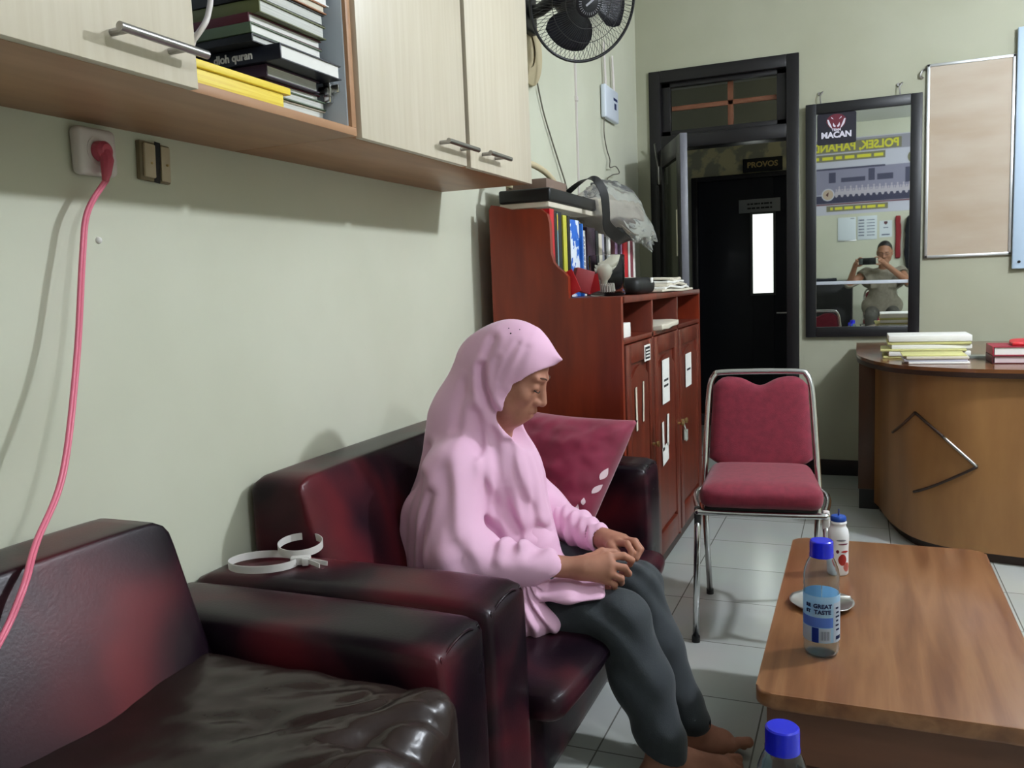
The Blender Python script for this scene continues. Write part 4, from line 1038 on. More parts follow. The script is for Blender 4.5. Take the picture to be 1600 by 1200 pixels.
sheafs('document_pile', 'low pile of white booklets with a manila cover in front of the folders', 'papers', 0.185, 0.445, 4.24, 4.44, ztop, [(0.010, 'paper', 0.015, 0, 'sheets'), (0.011, 'banner_pale', 0.0, 0.005, 'sheets'), (0.012, 'paper_old', 0.008, 0, 'sheets'), (0.006, 'manila', -0.006, 0.01, 'folder_cover')], g, 0.02)
t = thing('red_ledger', 'lower red bound ledger with white page edges at the right of the desk', 'book', (0.8, 4.35, ztop), 'red ledgers on the desk')
ob('pages', bx((0.552, 4.255, ztop + 0.004), (0.80, 4.45, ztop + 0.030)), mat('pink_pages', srgb(206, 188, 190), 0.8), t)
bm = bx((0.545, 4.25, ztop), (0.805, 4.46, ztop + 0.004)); box(bm, (0.545, 4.25, ztop + 0.030), (0.805, 4.46, ztop + 0.034)); box(bm, (0.541, 4.25, ztop), (0.547, 4.46, ztop + 0.034), 0.002)
ob('cover', bm, 'maroon', t)
z2 = ztop + 0.0345
t = thing('red_ledger', 'upper red bound ledger with a red cloth on it at the right of the desk', 'book', (0.8, 4.35, z2), 'red ledgers on the desk')
ob('pages', bx((0.552, 4.262, z2 + 0.004), (0.80, 4.455, z2 + 0.036)), 'paper', t)
bm = bx((0.547, 4.258, z2), (0.805, 4.47, z2 + 0.004)); box(bm, (0.547, 4.258, z2 + 0.036), (0.805, 4.47, z2 + 0.041)); box(bm, (0.543, 4.258, z2), (0.549, 4.47, z2 + 0.041), 0.002)
ob('cover', bm, mat('ledger_red', srgb(150, 40, 56), 0.5), t)
tag(ob('red_cloth', soft_box((0.62, 4.28, z2 + 0.0415), (0.80, 4.42, z2 + 0.062), 0.01, n=8, wr=0.010, seed=5), 'red', None, 50), 'small crumpled red cloth on top of the upper ledger', 'cloth')
t = thing('desk_tray', 'clear shallow plastic tray between the papers and the ledgers', 'tray', (0.5, 4.6, ztop))
bm = bx((0.455, 4.50, ztop), (0.60, 4.68, ztop + 0.004)); box(bm, (0.455, 4.50, ztop + 0.004), (0.459, 4.68, ztop + 0.02)); box(bm, (0.596, 4.50, ztop + 0.004), (0.60, 4.68, ztop + 0.02)); box(bm, (0.459, 4.50, ztop + 0.004), (0.596, 4.504, ztop + 0.012))
ob('tray_body', bm, mat('tray_clear', srgb(170, 178, 176), 0.15, trans=0.7), t)
# ================================================================ SOFA AND ARMCHAIR
def lounge(name, label, y0, y1, arm, cushmat, seat_z, cush_pf, loc, bz=0.838, nc=1, cx=-0.58, sag=None, seed=0, cwr=0.003, bfx=-1.10, lean=0.115, cbx=-1.17):
    t = thing(name, label, 'sofa' if y1 - y0 > 1.1 else 'armchair', loc)
    xb = XL + 0.008
    for k, (a, b) in enumerate(((y0, y0 + arm), (y1 - arm, y1))):
        bm = soft_box((xb, a, 0.13), (-0.648, b, 0.662), 0.028, puff=(0, 0.008, 0, 0, 0, 0.010), n=14)
        am = ob('arm', bm, 'vinyl', t, True)
        # welt seams round the front of the arm
        s = [(-0.653, a + 0.022, 0.14), (-0.651, a + 0.020, 0.60), (-0.655, a + 0.040, 0.645), (-0.648, (a + b) / 2, 0.664), (-0.655, b - 0.040, 0.645), (-0.651, b - 0.020, 0.60), (-0.653, b - 0.022, 0.14)]
        ob('piping', tb(smooth_path(s, 6), 0.0028, n=6), 'vinyl', am, True)
    # backrest: wedge leaning towards the wall, rounded over the top
    a, b = y0 + arm, y1 - arm
    bm = soft_box((xb, a + 0.002, 0.30), (bfx, b - 0.002, bz), 0.036, puff=(0, 0.03, 0, 0, 0, 0.006), n=16)
    for v in bm.verts:
        f = max(0, (v.co.z - 0.45) / (bz - 0.45))
        g_ = (v.co.x - xb) / (bfx - xb); v.co.x -= lean * f * g_ * g_
        v.co.x -= 0.0
    ob('backrest', bm, 'vinyl', t, True)
    ob('base', soft_box((xb + 0.02, a, 0.13), (-0.662, b, 0.34), 0.015, n=6), 'vinyl', t, True)
    w = (b - a) / nc
    for k in range(nc):
        bm = soft_box((cbx, a + k * w + 0.003, 0.325 if seat_z < 0.5 else 0.345), (cx, a + (k + 1) * w - 0.003, seat_z), 0.04, puff=cush_pf, n=(22 if seat_z < 0.5 else 60), wr=cwr, seed=seed + k, sag=sag)
        ob('seat_cushion', bm, cushmat, t, True)
    for xx in (-1.30, -0.72):
        for yy in (y0 + 0.08, y1 - 0.08): ob('leg', lathe(bmesh.new(), [(0, 0), (0.02, 0), (0.028, 0.132), (0, 0.132)], (xx, yy, 0), 14), 'edge_dark', t)
    return t
dent = lambda P: -0.018 * math.exp(-(((P.y - 2.08) / 0.28) ** 2 + ((P.x + 0.92) / 0.3) ** 2))
lounge('sofa', 'red and black mottled vinyl sofa with a woman sitting on it', 1.395, 2.865, 0.20, 'vinyl', 0.402, (0, 0.02, 0, 0, 0, 0.012), (-1.0, 2.1, 0), nc=1, cx=-0.585, sag=dent, seed=3)
def sag2(P):
    u = (P.x + 0.9) / 0.32; v = (P.y - 0.86) / 0.3
    d = -0.035 * math.exp(-(u * u + v * v))
    # creases running in from the front right corner
    al = (P.x + 0.6) * 0.8 + (P.y - 1.1) * 0.6; ac = -(P.x + 0.6) * 0.6 + (P.y - 1.1) * 0.8
    n_ = noise.noise(Vector((al * 4.0, ac * 15.0, 2.7))); m_ = noise.noise(Vector((al * 7.0, ac * 26.0, 9.1)))
    near_ = math.exp(-(((P.x + 0.70) / 0.26) ** 2 + ((P.y - 1.0) / 0.30) ** 2))
    d += -0.013 * near_ * max(0, 1 - abs(n_) * 5) + 0.007 * near_ * n_ - 0.005 * near_ * max(0, 1 - abs(m_) * 6) + 0.004 * n_
    return d
lounge('armchair', 'red and black mottled armchair with a dark brown leather seat cushion in the foreground', 0.30, 1.385, 0.20, 'brown_leather', 0.632, (0, 0.03, 0, 0, 0, 0.018), (-1.0, 0.85, 0), nc=1, cx=-0.605, sag=sag2, seed=11, cwr=0.005, bz=0.862, bfx=-1.045, lean=0.165, cbx=-1.15)

# magenta pillow leaning in the sofa corner
TLc, TRc, BRc, BLc = Vector((-1.08, 2.64, 0.86)), Vector((-0.652, 2.60, 0.835)), Vector((-0.785, 2.44, 0.49)), Vector((-1.18, 2.45, 0.48))
Nn = (TRc - TLc).cross(BLc - TLc).normalized()
if Nn.y > 0: Nn = -Nn
def pill(u, v, side):      # u,v in -1..1
    cu = u * (1 - 0.015 * (1 - v * v)); cv = v * (1 - 0.05 * (1 - u * u))
    a, b = (cu + 1) / 2, (cv + 1) / 2
    p = TLc * (1 - a) * (1 - b) + TRc * a * (1 - b) + BRc * a * b + BLc * (1 - a) * b
    h = 0.085 * (max(0, 1 - u ** 4) * max(0, 1 - v ** 4)) ** 0.55
    edge = (1 - abs(u) ** 6) * (1 - abs(v) ** 6)
    cr = 0.012 * noise.noise(Vector((u * 2.2, v * 3.4, side * 3.0))) + 0.010 * math.sin(9 * (v + 0.35 * u) + 2 * noise.noise(Vector((u * 2, v * 2, 5)))) * max(0, v) * edge + 0.006 * noise.noise(Vector((u * 6, v * 7, 1)))
    # pinch around a button-like crease low on the face
    cr -= 0.030 * math.exp(-(((u - 0.1) / 0.32) ** 2 + ((v - 0.15 - 0.25 * u) / 0.10) ** 2)) if side > 0 else 0
    return p + Nn * side * (h + cr * edge)
NU = 44; bm = bmesh.new(); top = {}; bot = {}
for i in range(NU + 1):
    for j in range(NU + 1):
        u, v = -1 + 2 * i / NU, -1 + 2 * j / NU
        q = bm.verts.new(pill(u, v, 1)); top[i, j] = q
        bot[i, j] = q if i in (0, NU) or j in (0, NU) else bm.verts.new(pill(u, v, -1))
for i in range(NU):
    for j in range(NU):
        bm.faces.new((top[i, j], top[i + 1, j], top[i + 1, j + 1], top[i, j + 1])); bm.faces.new((bot[i, j], bot[i, j + 1], bot[i + 1, j + 1], bot[i + 1, j]))
t = thing('throw_pillow', 'crumpled magenta pillow with pale leaves in the far corner of the sofa', 'pillow', (-0.9, 2.55, 0.42))
ob('cushion_cover', bm, 'magenta', t, True)
def leafm(cu, cv, L_, wd, ang_):
    bm = bmesh.new(); rows = []
    for i in range(9):
        s = i / 8; hw = wd * math.sin(PI * min(1, s ** 0.8)) ; row = []
        for k in (-1, -0.33, 0.33, 1):
            x, y = s * L_, k * hw; uu = cu + x * math.cos(ang_) - y * math.sin(ang_); vv = cv + x * math.sin(ang_) + y * math.cos(ang_)
            row.append(bm.verts.new(pill(uu, vv, 1) + Nn * 0.0025))
        rows.append(row)
    for a, b in zip(rows, rows[1:]):
        for k in range(3): bm.faces.new((a[k], a[k + 1], b[k + 1], b[k]))
    bmesh.ops.remove_doubles(bm, verts=bm.verts, dist=1e-5)
    return ob('leaf_print', bm, 'pale_leaf', t, True)
for a_ in ((0.72, 0.82, 0.22, 0.045, -2.2), (0.80, 0.80, 0.25, 0.045, -1.6), (0.86, 0.90, 0.20, 0.04, -1.2), (0.68, 0.90, 0.18, 0.04, -2.8), (0.93, 0.10, 0.22, 0.035, -1.45), (0.90, 0.34, 0.2, 0.035, -1.2), (0.86, 0.55, 0.12, 0.03, -1.8)):
    leafm(*a_)

# white flex-cuff ties on the sofa arm
t = thing('cable_tie_cuffs', 'white plastic double loop cable tie cuffs lying on the sofa arm', 'cable tie', (-1.2, 1.5, 0.668))
def band(pts, w=0.0165, th_=0.0018):
    bm = bmesh.new(); L_ = []; N_ = len(pts)
    for i, p in enumerate(pts):
        tt = (pts[(i + 1) % N_] - pts[i - 1]).normalized(); up = Vector((0, 0, 1)); nn = tt.cross(up).normalized()
        L_.append([bm.verts.new(p + up * a * w / 2 + nn * b * th_ / 2) for a, b in ((-1, -1), (1, -1), (1, 1), (-1, 1))])
    for i in range(N_):
        a, b = L_[i], L_[(i + 1) % N_]
        for k in range(4): bm.faces.new((a[k], a[(k + 1) % 4], b[(k + 1) % 4], b[k]))
    return bm
za = 0.6822
c1, c2 = Vector((-1.232, 1.475, za)), Vector((-1.190, 1.555, za + 0.012))
kn = Vector((-1.152, 1.503, za + 0.002))
def loop(c, r1, r2, ang0, rise=0.0):
    out = []
    for k in range(48):
        a = 2 * PI * k / 48; x, y = r1 * math.cos(a), r2 * math.sin(a)
        out.append(c + Vector((x * math.cos(ang0) - y * math.sin(ang0), x * math.sin(ang0) + y * math.cos(ang0), rise * (1 - math.cos(a)) / 2)))
    return out
ob('loop', band(loop(c1, 0.078, 0.056, math.radians(18))), 'nylon', t, 40)
ob('loop', band(loop(c2, 0.050, 0.050, math.radians(-60), 0.012)), 'nylon', t, 40)
R = Matrix.Rotation(math.radians(30), 3, 'Z')
bm = bx(kn - Vector((0.022, 0.010, 0.009)), kn + Vector((0.022, 0.010, 0.009)), 0.003, rot=R); box(bm, kn + Vector((0.004, -0.018, -0.009)), kn + Vector((0.018, 0.0, 0.007)), 0.002, rot=R, piv=kn)
ob('lock_block', bm, 'nylon', t)
for q in ((0.058, -0.012), (0.066, 0.006)):
    bm = ribbon([kn, kn + Vector((q[0] * 0.5, q[1] * 0.5, 0)), kn + Vector((q[0], q[1], -0.004))], (0, 0, 1), 0.010, 0.002); ob('tail', bm, 'nylon', t)

# ================================================================ BANQUET CHAIR
def make_chair(label, group=None):
    """front of the chair faces -y, origin under the seat centre"""
    t = thing('banquet_chair', label, 'chair', (0, 0, 0), group)
    sw = 0.205
    bm = soft_box((-sw, -0.235, 0.478), (sw, 0.19, 0.560), 0.035, puff=(0.004, 0.004, 0.018, 0, 0, 0.012), n=14)
    for v in bm.verts:
        f = (v.co.y + 0.235) / 0.425; v.co.x *= 1 - 0.10 * f
    ob('seat', bm, 'burgundy', t, True)
    ob('seat_pan', soft_box((-sw + 0.015, -0.215, 0.466), (sw - 0.02, 0.18, 0.48), 0.004, n=4), 'black_plastic', t, 40)
    # back cushion with the dipped top and rounded bottom, leaning back
    def P(x, z, y): return Vector((x, 0.175 + (z - 0.52) * 0.24 + y, z))
    bm = bmesh.new(); rows_f = []; rows_b = []; NX, NZ = 20, 22
    for j in range(NZ + 1):
        v = j / NZ; rf = []; rb = []
        for i in range(NX + 1):
            u = -1 + 2 * i / NX
            au = abs(u)
            bot = 0.515 + 0.060 * au ** 2.2
            top = 0.886 - 0.034 * math.exp(-(u / 0.30) ** 2) - 0.035 * max(0, (au - 0.70) / 0.30) ** 2
            z = bot + (top - bot) * v
            hw = 0.196 - 0.020 * (z - 0.52) / 0.37
            x = u * hw
            e = (1 - au ** 6) * (1 - abs(2 * v - 1) ** 8)
            d = 0.020 * max(0, e) ** 0.5
            rf.append(bm.verts.new(P(x, z, -d - 0.004))); rb.append(bm.verts.new(P(x, z, d * 0.6 + 0.004)))
        rows_f.append(rf); rows_b.append(rb)
    for a, b in zip(rows_f, rows_f[1:]):
        for k in range(NX): bm.faces.new((a[k], a[k + 1], b[k + 1], b[k]))
    for a, b in zip(rows_b, rows_b[1:]):
        for k in range(NX): bm.faces.new((a[k + 1], a[k], b[k], b[k + 1]))
    for R_ in (0, NZ):
        for k in range(NX): bm.faces.new((rows_f[R_][k], rows_f[R_][k + 1], rows_b[R_][k + 1], rows_b[R_][k]))
    for K in (0, NX):
        for j in range(NZ): bm.faces.new((rows_f[j][K], rows_f[j + 1][K], rows_b[j + 1][K], rows_b[j][K]))
    ob('backrest', bm, 'burgundy', t, True)
    # back frame hoop running down into the rear legs
    def Q(x, z): return Vector((x, 0.178 + (z - 0.52) * 0.24, z))
    hoop = [Q(-0.212, 0.46), Q(-0.206, 0.60), Q(-0.198, 0.76), Q(-0.190, 0.85), Q(-0.174, 0.890), Q(-0.145, 0.903), Q(0, 0.905), Q(0.145, 0.903), Q(0.174, 0.890), Q(0.190, 0.85), Q(0.198, 0.76), Q(0.206, 0.60), Q(0.212, 0.46)]
    ob('back_frame', tb(smooth_path(hoop, 6), 0.0115, n=12), 'chrome', t, True)
    fr_ = [(-0.20, 0.17, 0.462), (-0.214, -0.17, 0.462), (-0.17, -0.215, 0.462), (0.17, -0.215, 0.462), (0.214, -0.17, 0.462), (0.20, 0.17, 0.462)]
    ob('seat_frame', tb(smooth_path(fr_, 6, cyc=True), 0.0105, n=10, cyc=True), 'chrome', t, True)
    for s in (-1, 1):
        ob('leg', tb([(s * 0.212, -0.16, 0.462), (s * 0.214, -0.20, 0.40), (s * 0.222, -0.245, 0.012)], 0.0115, n=12), 'chrome', t, True)
        ob('leg', tb([(s * 0.212, 0.164, 0.462), (s * 0.208, 0.10, 0.43), (s * 0.200, 0.235, 0.012)][::1], 0.0115, n=12), 'chrome', t, True)
    for (x, y) in ((-0.222, -0.246), (0.222, -0.246), (-0.2, 0.236), (0.2, 0.236)):
        ob('foot_cap', cyl(bmesh.new(), (x, y, 0), (x, y, 0.022), 0.0145, 14), 'black_plastic', t)
    for s in (-1, 1):   # stacking bumper under each front corner
        ob('stacking_bumper', soft_box((s * 0.214 - 0.012, -0.20, 0.40), (s * 0.214 + 0.012, -0.175, 0.475), 0.006, n=4), 'white_plastic' if s > 0 else 'dark_metal', t, True)
    return t
ch = make_chair('burgundy padded chair with chrome frame standing between bookcase and coffee table')
ch.location = (-0.335, 3.145, -0.0); ch.rotation_euler.z = math.radians(6)
ch3 = copy_tree(ch); ch3.location = (0.24, -0.44, 0); ch3.rotation_euler.z = math.radians(180); ch3['label'] = 'burgundy padded chair the photographer is sitting on'

# ================================================================ COFFEE TABLE
TX0, TX1, TY0, TY1, TZ = -0.191, 0.342, 1.655, 2.735, 0.45
t = thing('coffee_table', 'low varnished teak coffee table with rounded corners in front of the sofa', 'table', (0.075, 2.2, 0))
def rr(x0, y0, x1, y1, r):
    out = []
    for cx_, cy_, a0 in ((x1 - r, y1 - r, 0), (x0 + r, y1 - r, 90), (x0 + r, y0 + r, 180), (x1 - r, y0 + r, 270)):
        for k in range(7): a = math.radians(a0 + 15 * k); out.append((cx_ + r * math.cos(a), cy_ + r * math.sin(a)))
    return out
bm = prism(bmesh.new(), rr(TX0, TY0, TX1, TY1, 0.035), TZ - 0.032, TZ)
ed = [e for e in bm.edges if abs(e.verts[0].co.z - e.verts[1].co.z) < 1e-6]
bmesh.ops.bevel(bm, geom=ed, offset=0.006, segments=3, profile=0.5, affect='EDGES')
ob('tabletop', bm, 'teak', t)
ap = bmesh.new(); a_ = 0.022
box(ap, (TX0 + a_, TY0 + a_, TZ - 0.15), (TX1 - a_, TY0 + a_ + 0.02, TZ - 0.032)); box(ap, (TX0 + a_, TY1 - a_ - 0.02, TZ - 0.15), (TX1 - a_, TY1 - a_, TZ - 0.032))
box(ap, (TX0 + a_, TY0 + a_ + 0.02, TZ - 0.15), (TX0 + a_ + 0.02, TY1 - a_ - 0.02, TZ - 0.032)); box(ap, (TX1 - a_ - 0.02, TY0 + a_ + 0.02, TZ - 0.15), (TX1 - a_, TY1 - a_ - 0.02, TZ - 0.032))
ob('apron', ap, 'teak_apron', t)
for xx in (TX0 + 0.03, TX1 - 0.09):
    for yy in (TY0 + 0.03, TY1 - 0.09): ob('leg', bx((xx - 0.004, yy - 0.004, 0), (xx + 0.056, yy + 0.056, TZ - 0.032), 0.004), 'teak_apron', t)
ob('lower_shelf', bx((TX0 + 0.06, TY0 + 0.06, 0.13), (TX1 - 0.06, TY1 - 0.06, 0.15), 0.003), 'teak_apron', t)

# ================================================================ BOTTLES
def bottle(label, x, y, z, rot, s=1.0):
    t = thing('water_bottle', label, 'bottle', (x, y, z), 'blue capped water bottles')
    H = 0.252
    outer = [(0, 0.004), (0.022, 0.001), (0.033, 0.004), (0.0372, 0.014), (0.0365, 0.026), (0.0372, 0.034), (0.0372, 0.145), (0.0362, 0.152), (0.0375, 0.158), (0.0368, 0.166), (0.0376, 0.174), (0.0355, 0.190), (0.0300, 0.206), (0.0245, 0.217), (0.0205, 0.222), (0.0200, 0.235)]
    wall = [(max(r - 0.0012, 0), h) for r, h in outer]; wall[0] = (0, 0.0055); wall[1] = (0.022, 0.0028)
    prof = outer + [(0.0185, 0.235)] + wall[::-1][1:]
    ob('bottle_body', lathe(bmesh.new(), [(r * s, h * s) for r, h in prof], (x, y, z), 48), 'pet_blue', t, True)
    capb = lathe(bmesh.new(), [(0, 0.2545), (0.0215, 0.2545), (0.0238, 0.2525), (0.0244, 0.248), (0.0244, 0.226), (0.0250, 0.224), (0.0250, 0.219), (0.0212, 0.219)], (x, y, z), 56)
    ob('bottle_cap', capb, 'bottle_blue', t, 40)
    # wrap label: arcs of film round the lower body (angles measured from the side facing the camera)
    def arc(name, a0, a1, z0, z1, m_, par, lift=0.0):
        bm = bmesh.new(); R_ = 0.0378 + lift; n_ = 20; g_ = []
        for k in range(n_ + 1):
            a = rot + math.radians(a0 + (a1 - a0) * k / n_)
            g_.append([bm.verts.new((x + R_ * math.cos(a), y + R_ * math.sin(a), z + h)) for h in (z0, z1)])
        for p, q in zip(g_, g_[1:]): bm.faces.new((p[0], q[0], q[1], p[1]))
        bmesh.ops.solidify(bm, geom=bm.faces[:], thickness=0.00025)
        return ob(name, bm, m_, par, 35)
    lb = arc('label', -180, 178, 0.038, 0.140, 'label_light', t)
    arc('label_band', -75, 38, 0.072, 0.094, 'label_blue', lb, 0.0004)
    arc('label_panel', -30, 38, 0.094, 0.128, 'label_light', lb, 0.0004)
    arc('label_panel', -75, -32, 0.038, 0.071, 'label_white', lb, 0.0004)
    arc('label_panel', -30, -8, 0.038, 0.071, 'label_deep', lb, 0.0004)
    arc('label_panel', -6, 30, 0.040, 0.070, 'label_white', lb, 0.0004)
    arc('label_panel', 40, 100, 0.038, 0.126, 'label_white', lb, 0.0004)
    bmc = bmesh.new()
    for k in range(6):
        a = rot + math.radians(0 + k * 4.6); R_ = 0.0386
        box(bmc, (x + R_ * math.cos(a) - 0.0004, y + R_ * math.sin(a) - 0.0004, z + 0.045), (x + R_ * math.cos(a) + 0.0004, y + R_ * math.sin(a) + 0.0004, z + 0.064))
    ob('barcode', bmc, 'navy_ink', lb)
    for s_, h_, sz, deg in (('GREAT', 0.119, 0.0125, 4), ('TASTE', 0.106, 0.0125, 4), ('RE', 0.119, 0.0105, -42), ('ST', 0.106, 0.0105, -42)):
        text('lettering', s_, sz, (x, y, z + h_), (1, 0, 0), (0, 0, 1), 'navy_ink', lb, bold=0.0004, curve=(x, y, 0.0387, rot + math.radians(deg)))
    for k, hh in enumerate((0.114, 0.104, 0.095, 0.086, 0.076, 0.066)):
        arc('fine_print', 48 + 2 * (k % 2), 62 + 3 * (k % 3), z + hh - z - 0.002, z + hh - z + 0.002, 'navy_ink', lb, 0.0008)
    arc('fine_print', 50, 75, 0.044, 0.052, 'navy_ink', lb, 0.0008)
    return t
va = math.atan2(-1.88, 0.072)
bottle('clear water bottle with a blue cap standing on the coffee table', -0.074, 1.878, TZ, va)
# the nearer bottle stands on a small stool just below the frame
SZ = 0.372
bottle('nearest water bottle, only blue cap and shoulder in view at the bottom edge', -0.1, 1.205, SZ, va + 0.9, 1.0)
t = thing('side_stool', 'small brown wooden stool under the nearest bottle', 'stool', (-0.1, 1.12, 0))
ob('seat', lathe(bmesh.new(), [(0, -0.025), (0.125, -0.025), (0.135, -0.018), (0.135, -0.006), (0.128, 0), (0, 0)], (-0.1, 1.13, SZ - 0.0005), 40), 'teak_apron', t)
for k in range(4):
    a = PI / 4 + k * PI / 2; ob('leg', tb([(-0.1 + 0.085 * math.cos(a), 1.13 + 0.085 * math.sin(a), SZ - 0.025), (-0.1 + 0.12 * math.cos(a), 1.13 + 0.12 * math.sin(a), 0.0)], [0.016, 0.013], n=12), 'teak_apron', t, True)

t = thing('yogurt_bottle', 'small white drink bottle with blue cap, straw and strawberries at the far table end', 'bottle', (-0.055, 2.43, TZ))
x, y = -0.052, 2.42
pr_ = [(0, 0), (0.024, 0), (0.0265, 0.004), (0.0265, 0.030), (0.0265, 0.075), (0.0275, 0.10), (0.0278, 0.112), (0.025, 0.126), (0.0205, 0.134), (0.0195, 0.140), (0.022, 0.143), (0.022, 0.147), (0.019, 0.149), (0.019, 0.152), (0, 0.152)]
bb = ob('bottle_body', lathe(bmesh.new(), pr_, (x, y, TZ), 40), mat('milk_white', srgb(226, 226, 228), 0.3), t, True)
ob('bottle_cap', lathe(bmesh.new(), [(0.0195, 0.1495), (0.0205, 0.151), (0.0205, 0.160), (0.018, 0.1635), (0, 0.164)], (x, y, TZ), 32), mat('cap_blue', srgb(24, 70, 160), 0.35), t, 40)
ob('straw', tb([(x, y, TZ + 0.15), (x + 0.001, y, TZ + 0.182)], 0.0022, n=8), 'navy_ink', t, True)
va2 = math.atan2(-y, -x)
def arcp(a0, a1, z0, z1, R_, m_, name):
    bm = bmesh.new(); g_ = []
    for k in range(11):
        a = va2 + math.radians(a0 + (a1 - a0) * k / 10); s_ = math.sin(PI * k / 10) ** 0.5
        zm = (z0 + z1) / 2; hh = (z1 - z0) / 2 * max(0.15, s_)
        g_.append([bm.verts.new((x + R_ * math.cos(a), y + R_ * math.sin(a), TZ + h)) for h in (zm - hh, zm + hh)])
    for p, q in zip(g_, g_[1:]): bm.faces.new((p[0], q[0], q[1], p[1]))
    bmesh.ops.solidify(bm, geom=bm.faces[:], thickness=0.0003)
    return ob(name, bm, m_, bb, 35)
arcp(0, 50, 0.030, 0.062, 0.0270, mat('berry', srgb(206, 70, 62), 0.4), 'strawberry_print'); arcp(30, 75, 0.012, 0.038, 0.0272, mat('berry_light', srgb(224, 130, 116), 0.4), 'strawberry_print')
arcp(-12, 6, 0.064, 0.074, 0.0270, mat('logo_purple', srgb(130, 40, 80), 0.4), 'round_mark')
for a0, a1, h0, h1, m_ in ((-10, 45, 0.098, 0.103, 'banner_grey'), (0, 60, 0.088, 0.092, 'logo_purple'), (15, 60, 0.066, 0.072, 'berry')): arcp(a0, a1, h0, h1, 0.0281, m_, 'small_print')

t = thing('ashtray', 'round pressed metal ashtray behind the water bottle', 'ashtray', (-0.085, 2.165, TZ))
bm = bmesh.new(); prof_ = [(0, 0.004), (0.048, 0.004), (0.058, 0.009), (0.072, 0.012), (0.077, 0.016), (0.077, 0.0175), (0.071, 0.0138), (0.058, 0.0112), (0.047, 0.0055), (0, 0.0055)]
lathe(bm, [(r, h - 0.004) for r, h in prof_], (-0.085, 2.165, TZ + 0.0003), 48)
for v in bm.verts:
    d = Vector((v.co.x + 0.085, v.co.y - 2.165, 0)); a = math.atan2(d.y, d.x)
    if d.length > 0.065: v.co.z += 0.0008 * math.sin(12 * a)
ob('dish', bm, mat('tin', (0.48, 0.48, 0.47), 0.28, 0.9), t, True)
tag(ob('cigarette_butt', tb([(-0.052, 2.175, TZ + 0.020), (-0.018, 2.178, TZ + 0.022)], 0.0042, n=10), 'paper', None, True), 'white cigarette butt resting on the right rim of the ashtray', 'cigarette butt', 'cigarette butts')
tag(ob('cigarette_butt', tb([(-0.118, 2.15, TZ + 0.008), (-0.10, 2.175, TZ + 0.008)], 0.0042, n=10), 'orange_brown', None, True), 'brown cigarette butt inside the left half of the ashtray', 'cigarette butt', 'cigarette butts')
tag(ob('cigarette_butt', tb([(-0.075, 2.16, TZ + 0.007), (-0.055, 2.15, TZ + 0.007)], 0.0042, n=10), mat('ash_dark', srgb(40, 36, 34), 0.8), None, True), 'blackened cigarette end lying in the bottom of the ashtray', 'cigarette butt', 'cigarette butts')
# ================================================================ SEATED WOMAN
W_ = thing('person', 'woman in a long pink headscarf and dark trousers sitting on the sofa looking down', 'person', (-0.95, 2.1, 0.4))
yaw, tl = math.radians(7), math.radians(27)
Fd = np.array([math.cos(tl) * math.cos(yaw), math.cos(tl) * math.sin(yaw), -math.sin(tl)], f32)
Ld = np.array([-math.sin(yaw), math.cos(yaw), 0], f32)
Ud = np.cross(Fd, Ld).astype(f32)
HR = np.stack([Fd, Ld, Ud], 1)            # columns: head axes
HO = np.array([-0.868, 2.100, 1.046], f32); HS = 1.08
def hloc(p): return (p - HO) @ HR / HS
def hw(x, y, z): return HO + (Fd * x + Ld * y + Ud * z) * HS

def head_f(p, female=True):
    q = hloc(p)
    d = ell(q, (-0.012, 0, 0.030), (0.092, 0.074, 0.090))
    d = smin(d, ell(q, (0.020, 0, -0.035), (0.066, 0.058, 0.083)), 0.03)
    d = smin(d, cap(q, (0.057, -0.014, -0.100), (0.057, 0.014, -0.100), 0.022), 0.03)
    for s in (-1, 1):
        d = smin(d, sph(q, (0.050, s * 0.040, -0.034), 0.024), 0.02)
        d = smin(d, cap(q, (0.030, s * 0.044, -0.075), (-0.005, s * 0.052, -0.045), 0.018), 0.03)
    d = smin(d, sph(q, (0.069, 0, -0.073), 0.026), 0.02)                  # muzzle
    for s in (-1, 1):                                                     # eye sockets, lids
        d = smax(d, -sph(q, (0.100, s * 0.031, -0.004), 0.021), 0.014)
        d = smin(d, ell(q, (0.0685, s * 0.031, -0.006), (0.0145, 0.0170, 0.0120)), 0.008)
        d = smin(d, cap(q, (0.083, s * 0.014, 0.018), (0.070, s * 0.044, 0.018), 0.0055), 0.014)
        d = smax(d, -cap(q, (0.0865, s * 0.020, -0.0125), (0.0775, s * 0.042, -0.0125), 0.0016), 0.003)   # lash line
    d = smin(d, cap(q, (0.081, 0, 0.004), (0.100, 0, -0.038), 0.0085, 0.0125), 0.012)
    for s in (-1, 1): d = smin(d, ell(q, (0.090, s * 0.0135, -0.043), (0.012, 0.0085, 0.009)), 0.006)
    for s in (-1, 1): d = smax(d, -sph(q, (0.099, s * 0.0075, -0.0525), 0.0034), 0.003)
    d = smin(d, cap(q, (0.0865, -0.016, -0.0685), (0.0865, 0.016, -0.0685), 0.0070), 0.006)      # lips
    d = smin(d, sph(q, (0.0895, 0, -0.0675), 0.0085), 0.006)
    d = smin(d, cap(q, (0.0835, -0.013, -0.0815), (0.0835, 0.013, -0.0815), 0.0070), 0.006)
    d = smax(d, -cap(q, (0.0950, -0.021, -0.0752), (0.0950, 0.021, -0.0752), 0.0028), 0.003)
    if not female:
        for s in (-1, 1): d = smin(d, ell(q, (-0.008, s * 0.078, -0.008), (0.018, 0.008, 0.030)), 0.006)
    return d * HS

